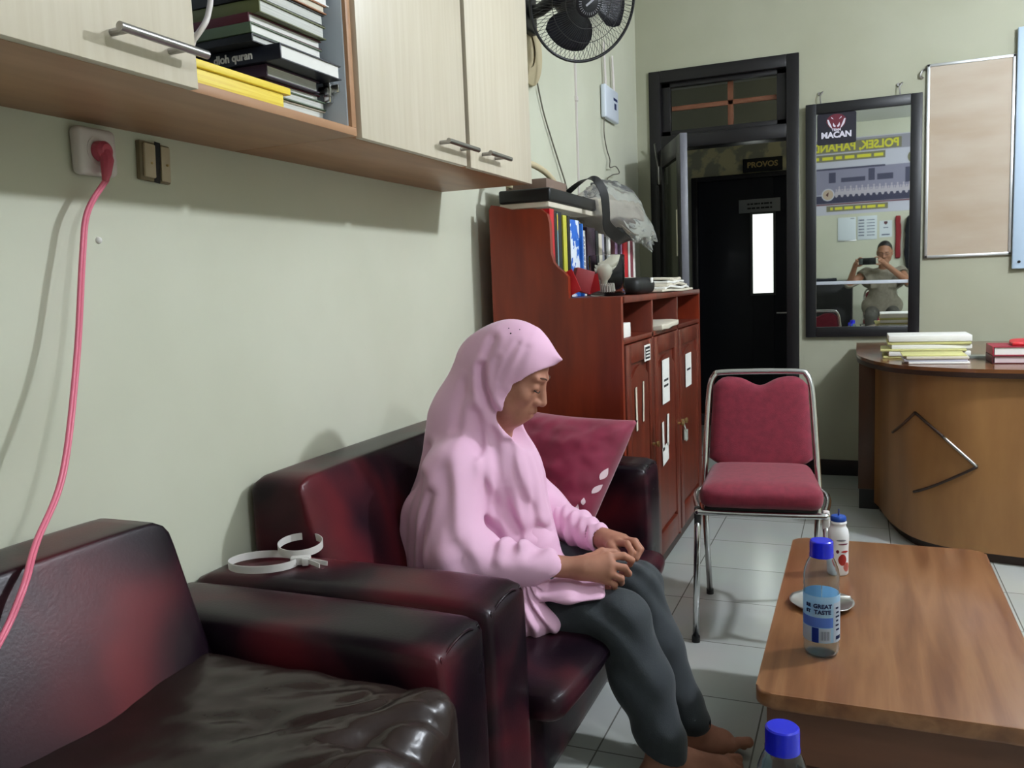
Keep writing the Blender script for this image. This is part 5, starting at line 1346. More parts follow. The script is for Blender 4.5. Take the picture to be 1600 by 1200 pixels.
def chain(p, pts, r, k):
    rr_ = np.linspace(r[0], r[1], len(pts)); d = None
    for i in range(len(pts) - 1):
        e = cap(p, pts[i], pts[i + 1], rr_[i], rr_[i + 1]); d = e if d is None else smin(d, e, k)
    return d
FR_ = {  # finger joints: knuckle, two bends, tip
 'r': dict(w=(-0.654, 1.970, 0.557), i=[(-0.588, 2.000, 0.582), (-0.552, 2.020, 0.583), (-0.536, 2.040, 0.566), (-0.545, 2.054, 0.549)],
           m=[(-0.580, 1.988, 0.567), (-0.545, 2.002, 0.557), (-0.541, 2.024, 0.536), (-0.562, 2.038, 0.530)],
           r=[(-0.580, 1.980, 0.549), (-0.552, 1.992, 0.533), (-0.558, 2.014, 0.514), (-0.580, 2.028, 0.513)],
           p=[(-0.590, 1.978, 0.531), (-0.568, 1.988, 0.516), (-0.576, 2.006, 0.500), (-0.596, 2.020, 0.502)],
           t=[(-0.640, 2.002, 0.570), (-0.612, 2.030, 0.584), (-0.586, 2.048, 0.579), (-0.562, 2.056, 0.566)]),
 'l': dict(w=(-0.665, 2.185, 0.572), i=[(-0.598, 2.125, 0.582), (-0.562, 2.096, 0.590), (-0.545, 2.080, 0.574), (-0.552, 2.070, 0.556)],
           m=[(-0.588, 2.140, 0.584), (-0.549, 2.116, 0.590), (-0.530, 2.098, 0.575), (-0.536, 2.086, 0.556)],
           r=[(-0.588, 2.158, 0.582), (-0.551, 2.138, 0.585), (-0.532, 2.122, 0.570), (-0.540, 2.110, 0.551)],
           p=[(-0.596, 2.174, 0.577), (-0.564, 2.160, 0.578), (-0.548, 2.147, 0.563), (-0.556, 2.137, 0.547)],
           t=[(-0.636, 2.150, 0.577), (-0.612, 2.112, 0.577), (-0.590, 2.088, 0.568), (-0.572, 2.074, 0.560)])}
def hand_f(p, H):
    w = np.array(H['w']); d = sph(p, w, 0.027)
    for f_, r_ in (('i', 0.0160), ('m', 0.0165), ('r', 0.0155), ('p', 0.0135)):
        d = smin(d, cap(p, w + 0.25 * (np.array(H[f_][0]) - w), H[f_][0], 0.0215, r_ * 0.92), 0.014)
    d = smin(d, cap(p, w + 0.1 * (np.array(H['t'][0]) - w), H['t'][0], 0.022, 0.016), 0.014)
    for f_, r0, r1 in (('i', 0.0098, 0.0080), ('m', 0.0100, 0.0082), ('r', 0.0094, 0.0078), ('p', 0.0084, 0.0070)):
        d = smin(d, chain(p, H[f_], (r0 * 1.05, r1), 0.003), 0.005)
        d = smin(d, sph(p, H[f_][0], r0 * 1.18), 0.006)
    d = smin(d, chain(p, H['t'], (0.0135, 0.0090), 0.004), 0.008)
    return d
def foot_f(p, heel, ball, ank, tdir, flip, big=0.012):
    heel = np.array(heel); ball = np.array(ball); ank = np.array(ank)
    d = cap(p, heel, ball, 0.032, 0.026)
    side = np.array([-tdir[1], tdir[0], 0]); T3 = np.array([tdir[0], tdir[1], 0])
    for k in (-1, 1): d = smin(d, cap(p, heel + side * 0.008 * k, ball + side * 0.024 * k, 0.028, 0.021), 0.02)
    d = smin(d, cap(p, ank, ball + np.array([0, 0, 0.004]), 0.034, 0.022), 0.03)
    d = smin(d, cap(p, ank, heel, 0.036, 0.033), 0.03)
    d = smin(d, cap(p, ank + np.array([-0.046, 0.02, 0.12]), ank, 0.038, 0.034), 0.02)
    for i, (L_, r_) in enumerate(((0.056, 0.0145), (0.053, 0.0105), (0.046, 0.0098), (0.038, 0.0092), (0.029, 0.0088))):
        o = side * (0.036 - 0.0185 * i) * flip
        base = ball + o * 0.85; up = big if i == 0 else 0.0
        m_ = base + T3 * L_ * 0.55 + np.array([0, 0, 0.004 + up * 0.6]); tip = base + T3 * L_ + o * 0.15 + np.array([0, 0, -0.008 + up * 1.4])
        e = smin(cap(p, base, m_, r_ * 1.05, r_ * 0.92), cap(p, m_, tip, r_ * 0.92, r_), 0.004)
        d = smin(d, e, 0.006)
    return d
nf = dict(heel=(-0.470, 1.955, 0.034), ball=(-0.315, 2.055, 0.030), ank=(-0.448, 1.972, 0.098), tdir=(0.84, 0.54), flip=1, big=0.006)
ff = dict(heel=(-0.450, 2.105, 0.034), ball=(-0.335, 2.185, 0.030), ank=(-0.418, 2.130, 0.096), tdir=(0.82, 0.57), flip=-1, big=0.014)
def body_f(p):
    d = head_f(p)
    d = smin(d, cap(p, (-0.885, 2.10, 0.975), (-0.965, 2.115, 0.84), 0.050, 0.052), 0.03)
    d = smin(d, cap(p, (-0.97, 2.12, 0.80), (-1.02, 2.12, 0.52), 0.080, 0.10), 0.05)
    d = smin(d, cap(p, (-0.985, 1.97, 0.785), (-0.985, 2.26, 0.785), 0.045), 0.05)
    for (s, e, w) in (((-0.985, 1.95, 0.775), (-0.925, 1.850, 0.600), FR_['r']['w']), ((-0.985, 2.27, 0.775), (-0.865, 2.320, 0.592), FR_['l']['w'])):
        d = smin(d, cap(p, s, e, 0.042, 0.034), 0.02); d = smin(d, cap(p, e, w, 0.036, 0.0265), 0.015)
    d = smin(d, hand_f(p, FR_['r']), 0.012)
    d = np.minimum(d, hand_f(p, FR_['l'])) if True else d
    for hp, kn_, an in (((-1.0, 1.99, 0.49), (-0.56, 2.00, 0.435), nf['ank']), ((-1.0, 2.20, 0.49), (-0.57, 2.215, 0.44), ff['ank'])):
        d = smin(d, cap(p, hp, kn_, 0.066, 0.048), 0.03); d = smin(d, cap(p, kn_, an, 0.044, 0.034), 0.02)
    d = smin(d, foot_f(p, **nf), 0.01); d = smin(d, foot_f(p, **ff), 0.01)
    return d
body = sdf_obj('body', body_f, (-1.16, 1.76, -0.002), (-0.20, 2.40, 1.19), 0.0027, 'skin', W_, relax=1)

# ---- headscarf
GR = [  # grooves seen on the near side: polyline (x, z), width, depth
 ([(-0.889, 1.134), (-0.909, 1.072), (-0.911, 1.012), (-0.903, 0.934), (-0.894, 0.853), (-0.886, 0.821), (-0.876, 0.775), (-0.868, 0.734), (-0.833, 0.592)], 0.010, 0.010),
 ([(-0.920, 1.066), (-0.917, 1.013), (-0.902, 0.963), (-0.885, 0.931), (-0.857, 0.896)], 0.009, 0.014),
 ([(-0.827, 0.899), (-0.814, 0.836), (-0.795, 0.785), (-0.779, 0.739), (-0.744, 0.616)], 0.011, 0.012),
 ([(-0.968, 1.02), (-0.981, 0.952), (-0.987, 0.908)], 0.012, 0.006),
 ([(-0.979, 0.811), (-0.959, 0.75), (-0.932, 0.655), (-0.852, 0.590)], 0.016, 0.009),
 ([(-1.086, 0.846), (-1.099, 0.721), (-1.12, 0.45)], 0.013, 0.011),
 ([(-1.047, 0.785), (-1.068, 0.678), (-1.085, 0.45)], 0.013, 0.011),
 ([(-1.01, 0.752), (-1.036, 0.628), (-1.032, 0.45)], 0.012, 0.010),
 ([(-0.935, 0.943), (-0.928, 0.825), (-0.891, 0.707), (-0.832, 0.622), (-0.71, 0.600)], 0.013, 0.012),
 ([(-0.873, 1.087), (-0.896, 0.986), (-0.871, 0.926)], 0.007, 0.004),
 ([(-0.83, 0.853), (-0.799, 0.766), (-0.77, 0.679), (-0.754, 0.609)], 0.009, 0.008),
 ([(-0.80, 1.112), (-0.839, 1.02)], 0.007, 0.003),
 ([(-0.822, 1.125), (-0.868, 1.03)], 0.006, 0.003),
 ([(-0.86, 0.86), (-0.835, 0.72), (-0.800, 0.62)], 0.010, 0.008),
 ([(-0.90, 0.60), (-0.86, 0.55), (-0.80, 0.515)], 0.012, 0.006),
]
def scarf_f(p):
    u = p[:, 0]; y = p[:, 1]; z = p[:, 2]; q = hloc(p)
    d = ell(q, (-0.012, 0, 0.022), (0.107, 0.089, 0.104)) * HS
    # wrap round cheeks and under the chin
    d = smin(d, ell(q, (-0.008, 0, -0.065), (0.078, 0.082, 0.080)) * HS, 0.04)
    # brim coming to a point over the forehead
    d = smin(d, cap(q, (0.03, 0, 0.062), (0.099, 0, 0.080), 0.058, 0.004) * HS, 0.02)
    d = smin(d, cap(p, (-0.950, 2.105, 1.060), (-1.000, 2.115, 0.900), 0.086, 0.118), 0.05)
    d = smin(d, cap(p, (-1.000, 2.115, 0.900), (-1.045, 2.12, 0.62), 0.118, 0.158), 0.05)
    d = smin(d, cap(p, (-1.045, 2.12, 0.62), (-1.045, 2.12, 0.42), 0.158, 0.160), 0.04)
    d = smin(d, cap(p, (-0.905, 2.10, 0.900), (-0.915, 2.11, 0.76), 0.060, 0.105), 0.04)
    d = smin(d, cap(p, (-0.915, 2.11, 0.76), (-0.895, 2.12, 0.56), 0.105, 0.125), 0.04)
    d = smin(d, cap(p, (-0.990, 1.965, 0.790), (-0.990, 2.25, 0.790), 0.072), 0.06)
    d = smin(d, cap(p, (-0.990, 1.955, 0.780), (-0.945, 1.855, 0.600), 0.075, 0.072), 0.05)
    d = smin(d, cap(p, (-0.945, 1.855, 0.600), (-0.735, 1.940, 0.560), 0.072, 0.054), 0.04)
    d = smin(d, cap(p, (-0.990, 2.26, 0.770), (-0.872, 2.320, 0.600), 0.070, 0.064), 0.05)
    d = smin(d, cap(p, (-0.872, 2.320, 0.600), (-0.760, 2.26, 0.570), 0.062, 0.044), 0.04)
    d = smin(d, cap(p, (-1.040, 1.970, 0.66), (-1.045, 1.960, 0.42), 0.100, 0.112), 0.05)
    d = smin(d, cap(p, (-1.040, 2.26, 0.66), (-1.045, 2.28, 0.42), 0.100, 0.110), 0.05)
    near = np.abs(d) < 0.035
    if near.any():
        pn = p[near]; un, yn, zn = pn[:, 0], pn[:, 1], pn[:, 2]
        m = np.clip((2.13 - yn) / 0.03, 0, 1); add = np.zeros(len(pn), f32)
        for pl, w, a in GR:
            w *= 1.2; a *= 0.72
            dd = polydist(un, zn, pl)
            add += a * np.exp(-(dd / w) ** 2) - 0.45 * a * np.exp(-((dd - 2.1 * w) / (1.1 * w)) ** 2)
        add *= m * (1 - 0.7 * np.exp(-(((un + 0.76) / 0.10) ** 2 + ((zn - 0.57) / 0.05) ** 2)))
        az = np.arctan2(yn - 2.12, un + 0.98); fd = np.clip((0.88 - zn) / 0.25, 0, 1) * np.clip(1 - np.clip((un + 0.99) / 0.08, 0, 1) * np.clip((0.72 - zn) / 0.10, 0, 1), 0.12, 1)
        add += 0.0055 * fd * np.sin(15 * az + 1.5 * zn + 0.8 * np.sin(6 * zn)) + 0.0025 * fd * np.sin(31 * az - 3 * zn + 1.0)
        d = d.copy(); d[near] += add
    # cut: hem running up over the near forearm, level hem at the back
    hem = 0.656 * (u + 0.731) - 0.757 * (z - 0.528) + 0.006 * np.sin(40 * u)
    d = smax(d, hem, 0.008)
    d = np.maximum(d, 0.425 - z)
    # hollow round the near forearm so the sleeve opens
    d = smax(d, -cap(p, (-0.765, 1.935, 0.562), (-0.60, 1.985, 0.555), 0.036), 0.008)
    # oval opening for the face
    w_ = 0.0765
    ov = ((np.abs(q[:, 1]) / w_) ** 2.4 + (np.abs(q[:, 2] + 0.045) / 0.118) ** 2.4) ** (1 / 2.4)
    op = (ov - 1) * 0.076 * HS
    op = smax(op, (0.014 - q[:, 0]) * HS, 0.03)
    op = smax(op, (q[:, 2] - (0.068 + 0.85 * (q[:, 0] - 0.100))) * 0.76 * HS, 0.012)
    d = smax(d, -op, 0.006)
    # below the chin: small dip showing the throat
    d = smax(d, -cap(p, (-0.868, 2.075, 0.925), (-0.845, 2.06, 0.905), 0.030, 0.020), 0.012)
    return d
sdf_obj('headscarf', scarf_f, (-1.26, 1.74, 0.40), (-0.62, 2.44, 1.20), 0.0034, 'pink', W_, relax=1)
# little dark studs on the crown of the scarf
for (a, b, c, r_) in ((-0.8526, 2.0452, 1.1641, 0.0016), (-0.8434, 2.0348, 1.1512, 0.0022), (-0.8252, 2.0531, 1.1598, 0.0014)):
    bm = bmesh.new(); bmesh.ops.create_icosphere(bm, subdivisions=2, radius=r_, matrix=Matrix.Translation((a, b, c)))
    ob('scarf_stud', bm, 'ink', W_)

# ---- tunic: far sleeve, lap piece, gathered hem by the sofa arm
def tunic_f(p):
    u, y, z = p[:, 0], p[:, 1], p[:, 2]
    d = cap(p, (-0.86, 2.315, 0.590), (-0.745, 2.245, 0.574), 0.058, 0.048)
    d = smin(d, cap(p, (-0.745, 2.245, 0.574), (-0.678, 2.192, 0.572), 0.048, 0.040), 0.02)
    d += 0.0045 * np.sin(130 * (u * 0.85 - y * 0.5)) * np.clip((u + 0.80) / 0.05, 0, 1) + 0.002 * np.sin(210 * u + 60 * z)
    d = np.maximum(d, -cap(p, (-0.692, 2.203, 0.575), (-0.62, 2.15, 0.567), 0.030))
    # lap
    lap = ell(p, (-0.775, 2.040, 0.500), (0.172, 0.150, 0.028))
    lap = smin(lap, ell(p, (-0.70, 1.965, 0.494), (0.110, 0.070, 0.014)), 0.02)
    lap += 0.003 * np.sin(60 * u + 30 * y)
    d = smin(d, lap, 0.015)
    # front of the torso above the lap
    d = smin(d, cap(p, (-0.93, 2.10, 0.72), (-0.86, 2.11, 0.55), 0.08, 0.10), 0.04)
    # gathered hem hanging over the cushion
    ru = cap(p, (-0.775, 1.935, 0.535), (-0.790, 1.895, 0.435), 0.042, 0.050)
    ru = smin(ru, ell(p, (-0.785, 1.905, 0.430), (0.088, 0.050, 0.055)), 0.03)
    a_ = np.arctan2(u + 0.775, 0.56 - z)
    ru += 0.0065 * np.sin(26 * a_ + 3 * np.sin(40 * z)) * np.clip((0.55 - z) / 0.05, 0, 1) + 0.004 * np.sin(75 * z + 30 * u)
    ru += 0.022 * np.exp(-((u + 0.785 - 0.25 * (z - 0.45)) / 0.007) ** 2) * np.exp(-((z - 0.462) / 0.028) ** 2)
    ru = np.maximum(ru, 0.385 + 0.004 * np.sin(60 * u) - z)
    d = smin(d, ru, 0.01)
    return d
sdf_obj('tunic', tunic_f, (-1.02, 1.82, 0.37), (-0.58, 2.42, 0.82), 0.0036, 'pink', W_, relax=1, margin=2.2)

# ---- trousers
def trouser_f(p):
    u, y, z = p[:, 0], p[:, 1], p[:, 2]
    d1 = cap(p, (-1.02, 1.995, 0.490), (-0.560, 2.000, 0.415), 0.094, 0.076)
    d1 = smin(d1, cap(p, (-0.560, 2.000, 0.415), (-0.500, 1.985, 0.27), 0.076, 0.071), 0.025)
    d1 = smin(d1, cap(p, (-0.500, 1.985, 0.27), (-0.447, 1.973, 0.105), 0.071, 0.060), 0.03)
    d2 = cap(p, (-1.02, 2.205, 0.490), (-0.570, 2.215, 0.425), 0.094, 0.070)
    d2 = smin(d2, cap(p, (-0.570, 2.215, 0.425), (-0.505, 2.180, 0.28), 0.070, 0.062), 0.025)
    d2 = smin(d2, cap(p, (-0.505, 2.180, 0.28), (-0.418, 2.132, 0.110), 0.064, 0.058), 0.03)
    d = smin(d1, d2, 0.012)
    d = smin(d, ell(p, (-1.02, 2.10, 0.50), (0.15, 0.19, 0.11)), 0.04)
    n_ = 0.0032 * np.sin(55 * (z + 0.9 * u) + 6 * np.sin(20 * y)) * np.exp(-((u + 0.57) / 0.09) ** 2) + 0.0025 * np.sin(80 * z + 25 * y) * np.clip((0.25 - z) / 0.1, 0, 1) + 0.002 * np.sin(38 * u + 50 * z)
    d = d + n_
    for an, (sx, sy) in ((nf['ank'], (-0.30, -0.1)), (ff['ank'], (-0.45, -0.25))):
        pass
    cut = 0.096 - z - 0.35 * (u + 0.43)
    d = smax(d, cut, 0.004)
    # hollow hems round the ankles
    d = smax(d, -cap(p, np.array(nf['ank']) + [-0.002, 0.0, 0.012], np.array(nf['ank']) + [0.01, 0, -0.06], 0.041), 0.003)
    d = smax(d, -cap(p, np.array(ff['ank']) + [-0.002, 0.0, 0.012], np.array(ff['ank']) + [0.015, 0, -0.06], 0.041), 0.003)
    return d
sdf_obj('trousers', trouser_f, (-1.19, 1.86, 0.03), (-0.36, 2.34, 0.64), 0.004, 'slate', W_, relax=1)
# face details
hm = mat('brow', srgb(84, 58, 46), 0.8)
for s in (-1, 1):
    pts = [Vector(hw(*q)) for q in ((0.0892, s * 0.013, 0.0200), (0.0868, s * 0.024, 0.0232), (0.0790, s * 0.036, 0.0225), (0.0715, s * 0.044, 0.0185))]
    ob('eyebrow', tb(smooth_path(pts, 4), [0.0021] * 13, n=6), hm, body, True)
    pts = [Vector(hw(*q)) for q in ((0.0860, s * 0.0185, -0.0125), (0.0872, s * 0.029, -0.0142), (0.0835, s * 0.038, -0.0132), (0.0770, s * 0.044, -0.0105))]
    ob('eyelashes', tb(smooth_path(pts, 4), [0.0016] * 13, n=6), 'hair', body, True)
def lipf(p):
    q = hloc(p)
    a = smin(cap(q, (0.0875, -0.014, -0.0690), (0.0875, 0.014, -0.0690), 0.0066), sph(q, (0.0905, 0, -0.0682), 0.0078), 0.006)
    b = cap(q, (0.0845, -0.012, -0.0815), (0.0845, 0.012, -0.0815), 0.0066)
    d = np.minimum(a, b); d = smax(d, -cap(q, (0.0960, -0.022, -0.0752), (0.0960, 0.022, -0.0752), 0.0016), 0.002)
    return d * HS
sdf_obj('lips', lipf, (-0.90, 2.00, 0.88), (-0.74, 2.12, 1.02), 0.0016, 'lip', body, relax=1)
# ================================================================ THE PHOTOGRAPHER (seen in the mirror)
PH = thing('person', 'man in a khaki uniform shirt seated behind the camera holding up a phone', 'person', (0.25, -0.4, 0.5))
P_HO = np.array([0.275, -0.30, 1.375], f32); P_S = 1.13; pt = math.radians(10)
_F = np.array([-0.12, math.cos(pt), -math.sin(pt)], f32); _F /= np.linalg.norm(_F); _L = np.cross(np.array([0, 0, 1], f32), _F); _L /= np.linalg.norm(_L); _U = np.cross(_F, _L)
PR = np.stack([_F, _L, _U], 1).astype(f32)
_save = (HO, HR, HS)
def ph_head(p):
    global HO, HR, HS
    a = (HO, HR, HS); HO, HR, HS = P_HO, PR, P_S
    d = head_f(p, False); HO, HR, HS = a
    return d
lw, rw = (-0.060, -0.075, 1.235), (0.250, -0.085, 1.255)
lf_ = dict(w=lw, i=[(-0.035, -0.055, 1.290), (-0.020, -0.040, 1.315), (0.000, -0.034, 1.322), (0.015, -0.030, 1.315)], m=[(-0.045, -0.058, 1.285), (-0.052, -0.030, 1.300), (-0.045, -0.014, 1.290), (-0.030, -0.008, 1.285)],
           r=[(-0.050, -0.060, 1.270), (-0.058, -0.032, 1.275), (-0.050, -0.014, 1.268), (-0.034, -0.008, 1.262)], p=[(-0.050, -0.062, 1.252), (-0.056, -0.036, 1.250), (-0.048, -0.016, 1.246), (-0.034, -0.008, 1.244)],
           t=[(-0.040, -0.070, 1.225), (-0.020, -0.050, 1.222), (0.0, -0.038, 1.226), (0.016, -0.034, 1.232)])
rf_ = dict(w=rw, i=[(0.215, -0.060, 1.300), (0.195, -0.045, 1.322), (0.172, -0.036, 1.322), (0.158, -0.030, 1.314)], m=[(0.225, -0.060, 1.298), (0.222, -0.032, 1.305), (0.208, -0.016, 1.296), (0.192, -0.010, 1.290)],
           r=[(0.230, -0.062, 1.284), (0.226, -0.034, 1.285), (0.212, -0.016, 1.278), (0.196, -0.010, 1.272)], p=[(0.232, -0.066, 1.268), (0.226, -0.040, 1.264), (0.214, -0.018, 1.258), (0.198, -0.010, 1.254)],
           t=[(0.225, -0.075, 1.245), (0.205, -0.055, 1.232), (0.185, -0.042, 1.234), (0.170, -0.036, 1.240)])
sh = [(-0.0 + 0.06, -0.42, 1.115), (0.47, -0.42, 1.115)]
el = [(-0.13, -0.27, 1.00), (0.55, -0.24, 0.99)]
def ph_body(p):
    d = ph_head(p)
    d = smin(d, cap(p, (0.27, -0.345, 1.28), (0.265, -0.40, 1.14), 0.058, 0.062), 0.03)
    d = smin(d, cap(p, (0.265, -0.42, 1.05), (0.25, -0.46, 0.66), 0.11, 0.12), 0.05)
    for s, e, w in zip(sh, el, (lw, rw)):
        d = smin(d, cap(p, s, e, 0.052, 0.042), 0.03); d = smin(d, cap(p, e, w, 0.042, 0.029), 0.02)
    for H_ in (lf_, rf_): d = smin(d, hand_f(p, H_), 0.01)
    for x_ in (0.15, 0.36):
        d = smin(d, cap(p, (x_, -0.48, 0.64), (x_ + (x_ - 0.25) * 0.3, -0.04, 0.60), 0.075, 0.058), 0.04); d = smin(d, cap(p, (x_ + (x_ - 0.25) * 0.3, -0.04, 0.60), (x_ + (x_ - 0.25) * 0.3, -0.06, 0.09), 0.055, 0.036), 0.02)
    return d
pb = sdf_obj('body', ph_body, (-0.24, -0.68, 0.02), (0.68, 0.05, 1.56), 0.0065, mat('skin_man', srgb(150, 106, 82), 0.5), PH, relax=1)
def shirt_f(p):
    d = cap(p, (0.265, -0.42, 1.04), (0.25, -0.46, 0.66), 0.150, 0.175)
    d = smin(d, cap(p, (0.12, -0.42, 1.05), (0.42, -0.42, 1.05), 0.125), 0.05)
    d = smin(d, cap(p, (0.15, -0.45, 0.70), (0.36, -0.45, 0.70), 0.14), 0.05)
    for s, e in zip(sh, el): d = smin(d, cap(p, s, e, 0.078, 0.064), 0.04)
    d = smax(d, -sph(p, (0.275, -0.34, 1.235), 0.075), 0.01)
    d = np.maximum(d, 0.63 - p[:, 2])
    for e, w in zip(el, (lw, rw)):
        e_ = np.array(e); w_ = np.array(w); n_ = (w_ - e_) / np.linalg.norm(w_ - e_); d = np.maximum(d, np.where(np.linalg.norm(p - e_, axis=1) < 0.2, (p - e_) @ n_ - 0.01, -1))
    d += 0.004 * np.sin(30 * p[:, 0] + 18 * p[:, 2]) * np.sin(22 * p[:, 2])
    return d
sdf_obj('shirt', shirt_f, (-0.24, -0.68, 0.60), (0.68, -0.12, 1.25), 0.0075, 'khaki', PH, relax=1)
def ptr_f(p):
    d = ell(p, (0.255, -0.47, 0.625), (0.19, 0.15, 0.09))
    for x_ in (0.15, 0.36):
        x2 = x_ + (x_ - 0.25) * 0.3
        d = smin(d, cap(p, (x_, -0.48, 0.64), (x2, -0.04, 0.60), 0.092, 0.072), 0.03); d = smin(d, cap(p, (x2, -0.04, 0.60), (x2, -0.06, 0.13), 0.072, 0.058), 0.03)
    return np.maximum(d, 0.11 - p[:, 2])
sdf_obj('trousers', ptr_f, (0.0, -0.68, 0.09), (0.52, 0.06, 0.76), 0.0085, mat('khaki_dark', srgb(74, 72, 66), 0.8), PH, relax=1)
def hair_f(p):
    q = (p - P_HO) @ PR / P_S
    d = ell(q, (-0.014, 0, 0.032), (0.094, 0.077, 0.092))
    d = np.maximum(d, -(ell(q, (0.045, 0, -0.02), (0.085, 0.090, 0.105)))); d = np.maximum(d, -0.02 - q[:, 2] - 0.4 * (-q[:, 0]))
    return d * P_S
sdf_obj('hair', hair_f, (0.14, -0.45, 1.30), (0.41, -0.16, 1.55), 0.005, 'hair', PH, relax=1)
bm = bmesh.new()
def pw(x, y, z): return Vector(P_HO + (_F * x + _L * y + _U * z) * P_S)
for s in (-1, 1): tube(bm, [pw(0.088 - 0.01 * math.cos(a) * s * 0, s * 0.031 + 0.020 * math.cos(a), -0.003 + 0.014 * math.sin(a)) for a in [2 * PI * k / 20 for k in range(20)]], 0.0016, n=6, cyc=True)
tube(bm, [pw(0.092, -0.011, 0), pw(0.096, 0, 0.003), pw(0.092, 0.011, 0)], 0.0016, n=6)
for s in (-1, 1): tube(bm, [pw(0.086, s * 0.051, 0), pw(0.04, s * 0.078, 0), pw(-0.01, s * 0.080, -0.005)], 0.0014, n=6)
tag_g = ob('glasses', bm, 'dark_metal', PH)
for k, (sx_, sy_) in enumerate(((0.17, 0), (0.36, 0))):
    ob('shirt_pocket', soft_box((sx_ - 0.055, -0.30, 0.93), (sx_ + 0.055, -0.285, 1.04), 0.006, n=4), 'khaki', PH, True)
for x_ in (0.12, 0.39):
    ob('shoe', soft_box((x_ - 0.05, -0.13, 0.0), (x_ + 0.05, 0.15, 0.10), 0.035, n=8), 'black_plastic', PH, True)
t = thing('smartphone', 'dark smartphone held sideways in the photographer hands', 'phone', (0.075, -0.012, 1.27))
ob('phone_body', bx((-0.022, -0.028, 1.232), (0.172, -0.0185, 1.316), 0.004, 3), mat('phone_black', srgb(18, 22, 22), 0.25), t)
ob('camera_bump', bx((-0.018, -0.0185, 1.242), (0.022, -0.0165, 1.306), 0.001, 2), mat('phone_grey', srgb(60, 66, 64), 0.2), t)
ob('lens', cyl(bmesh.new(), (0.0, -0.0165, 1.27), (0.0, -0.015, 1.27), 0.007, 20), 'black_plastic', t)

# ================================================================ FRONT WALL (behind the camera, seen in the mirror)
yw = YF
t = thing('wall_banner', 'wide group photo banner with yellow capitals high on the wall behind the camera', 'banner', (0.2, yw, 2.4))
bx0, bx1, bz0, bz1 = -1.05, 1.05, 1.92, 2.95
bn = ob('banner_sheet', bx((bx0, yw, bz0), (bx1, yw + 0.004, bz1)), 'banner_pale', t)
def bp(name, x0, z0, x1, z1, m_, lift): return ob(name, bx((x0, yw + 0.004 + lift, z0), (x1, yw + 0.0055 + lift, z1)), m_, bn)
bp('header_band', bx0 + 0.01, 2.76, bx1 - 0.01, 2.94, 'banner_grey', 0)
bp('title_band', -0.75, 2.77, 0.50, 2.91, 'banner_olive', 0.002)
bp('sub_band', -0.70, 2.65, 0.30, 2.745, 'banner_olive', 0.002)
bp('building_wall', bx0 + 0.01, 2.20, bx1 - 0.01, 2.55, mat('banner_violet', srgb(140, 138, 160), 0.6), 0)
bp('roof_line', bx0 + 0.01, 2.535, 0.30, 2.56, mat('banner_dark', srgb(72, 72, 96), 0.6), 0.002)
for a, b, c, d_ in ((-0.42, 2.36, -0.33, 2.50), (0.09, 2.36, 0.17, 2.52), (-0.26, 2.36, 0.05, 2.42), (0.20, 2.36, 0.40, 2.44), (0.55, 2.30, 0.62, 2.50)): bp('dark_window', a, b, c, d_, 'banner_dark', 0.002)
bp('dark_row', bx0 + 0.30, 2.08, bx1 - 0.40, 2.19, mat('banner_navy', srgb(58, 58, 84), 0.6), 0.002)
bm = bmesh.new()
for k in range(26):
    xx = -0.32 + 0.037 * k; zz_ = 2.20 + 0.035 * (k % 2)
    p_ = [(xx + 0.022 * math.cos(a), zz_ + 0.045 * math.sin(a)) for a in [2 * PI * j / 10 for j in range(10)]]
    V = [bm.verts.new((a, yw + 0.0082 + 0.0002 * (k % 3), b)) for a, b in p_]; bm.faces.new(V)
    p_ = [(xx + 0.011 * math.cos(a), zz_ + 0.058 + 0.014 * math.sin(a)) for a in [2 * PI * j / 8 for j in range(8)]]
    V = [bm.verts.new((a, yw + 0.0086, b)) for a, b in p_]; bm.faces.new(V)
ob('printed_crowd', bm, mat('banner_crowd', srgb(186, 178, 190), 0.6), bn)
bp('red_base', bx0 + 0.01, 2.055, bx1 - 0.01, 2.075, mat('banner_redline', srgb(120, 80, 90), 0.6), 0.002)
bp('caption_band', -0.45, 1.965, 0.34, 2.045, 'banner_olive', 0.002)
def disc(name, x, z, r, m_, lift, r0=0):
    return ob(name, lathe(bmesh.new(), [(r0, 0), (r, 0), (r, 0.0015), (r0, 0.0015)] if r0 else [(0, 0), (r, 0), (r, 0.0015), (0, 0.0015)], (x, yw + 0.004 + lift, z), 32, (0, 1, 0)), m_, bn)
disc('round_emblem', -0.43, 2.20, 0.085, 'banner_pale', 0.004); disc('round_emblem', -0.43, 2.20, 0.07, mat('banner_tan', srgb(190, 170, 150), 0.6), 0.006)
ob('emblem_mark', prism(bmesh.new(), [(-0.46, 2.20), (-0.43, 2.17), (-0.42, 2.24)], yw + 0.012, yw + 0.0135, 'y'), 'maroon', bn)
disc('ring_mark', 0.66, 2.63, 0.085, 'banner_olive', 0.004, 0.045)
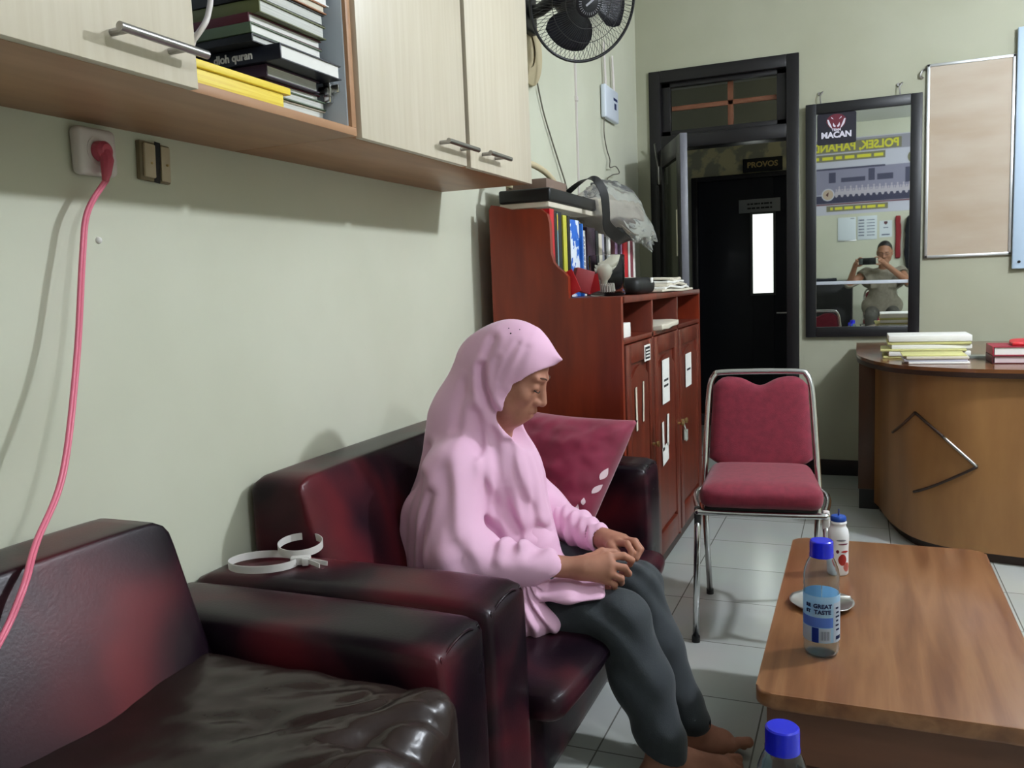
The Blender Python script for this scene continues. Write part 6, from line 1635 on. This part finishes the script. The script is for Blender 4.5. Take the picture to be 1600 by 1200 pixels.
# the wall faces +y: lettering reads along -x
def wt(s, size, x, z, m_, par, lift, bold=0.0, st_=1.0, al='LEFT'):
    return text('lettering', s, size, (x, yw + lift, z), (-1, 0, 0), (0, 0, 1), m_, par, bold=bold, align=al, stretch=st_)
wt('POLSEK, PAHANDUT', 0.150, 0.47, 2.835, 'banner_yellow', bn, 0.0085, 0.005, 0.92)
print_bars((-0.20, yw + 0.0085, 2.695), (-1, 0, 0), (0, 0, 1), 0.95, 0.06, 1, 'banner_yellow', bn, 11, 0.7)
print_bars((-0.05, yw + 0.0085, 2.005), (-1, 0, 0), (0, 0, 1), 0.70, 0.05, 1, 'banner_yellow', bn, 12, 0.7)
t = thing('whiteboard', 'blank white board seen in the mirror, left of the printed chart', 'board', (-0.16, yw, 1.7))
ob('panel', bx((-0.30, yw, 1.56), (-0.065, yw + 0.012, 1.875), 0.002), 'paper_blue', t)
print_bars((-0.11, yw + 0.0122, 1.855), (-1, 0, 0), (0, 0, 1), 0.05, 0.012, 1, 'ink', t, 13)
ob('frame', bx((-0.305, yw, 1.545), (-0.06, yw + 0.010, 1.558), 0.001), 'alu', t)
t = thing('wall_chart', 'white printed chart next to the blank board behind the camera', 'chart', (0.08, yw, 1.7))
ob('panel', bx((-0.045, yw, 1.555), (0.205, yw + 0.010, 1.88), 0.002), 'paper_blue', t)
print_bars((0.125, yw + 0.0102, 1.72), (-1, 0, 0), (0, 0, 1), 0.10, 0.25, 6, 'navy_ink', t, 14, 0.25)
print_bars((0.005, yw + 0.0102, 1.72), (-1, 0, 0), (0, 0, 1), 0.07, 0.25, 6, 'navy_ink', t, 15, 0.35)
t = thing('wall_notice', 'small white notice with a dark crest beside the red cloth behind the camera', 'poster', (0.33, yw, 1.68))
ob('sheet', bx((0.235, yw, 1.575), (0.395, yw + 0.003, 1.80)), 'paper_blue', t)
ob('crest', prism(bmesh.new(), [(0.295, 1.79), (0.335, 1.79), (0.338, 1.765), (0.315, 1.742), (0.292, 1.765)], yw + 0.003, yw + 0.005, 'y'), 'maroon', t)
print_bars((0.315, yw + 0.0032, 1.705), (-1, 0, 0), (0, 0, 1), 0.06, 0.02, 1, 'navy_ink', t, 16); print_bars((0.315, yw + 0.0032, 1.61), (-1, 0, 0), (0, 0, 1), 0.10, 0.035, 1, 'navy_ink', t, 17)
t = thing('red_garment', 'long dark red cloth hanging on the wall behind the camera', 'cloth', (0.47, yw, 1.6))
ob('cloth', soft_box((0.435, yw + 0.004, 1.28), (0.505, yw + 0.05, 1.86), 0.022, n=10, wr=0.012, seed=31), 'redcloth', t, True)
t = thing('jacket', 'dark jacket hanging on the wall behind the camera, right of the red cloth', 'jacket', (0.72, yw, 1.5))
ob('jacket_body', soft_box((0.555, yw + 0.004, 1.10), (0.95, yw + 0.13, 1.86), 0.06, n=14, wr=0.025, seed=41), 'darkcloth', t, True)
ob('coat_hook', tb([(0.72, yw, 1.90), (0.72, yw + 0.05, 1.90), (0.72, yw + 0.05, 1.86)], 0.008, n=8), 'steel', t, True)
t = thing('storage_trunk', 'black cabinet against the wall behind the camera, left of the photographer', 'cabinet', (-0.6, yw, 0))
ob('body', bx((-0.80, yw + 0.02, 0.0), (-0.10, yw + 0.62, 0.98), 0.01), 'pouch_black', t)
ob('lid', bx((-0.82, yw + 0.01, 0.981), (-0.08, yw + 0.64, 1.01), 0.006), mat('lid_grey', srgb(70, 80, 88), 0.4), t)
tag(ob('folded_cloth', soft_box((-0.60, yw + 0.2, 1.0105), (-0.30, yw + 0.5, 1.05), 0.015, n=8, wr=0.012, seed=51), 'darkcloth', None, True), 'dark folded cloth lying on the black cabinet behind the camera', 'cloth')
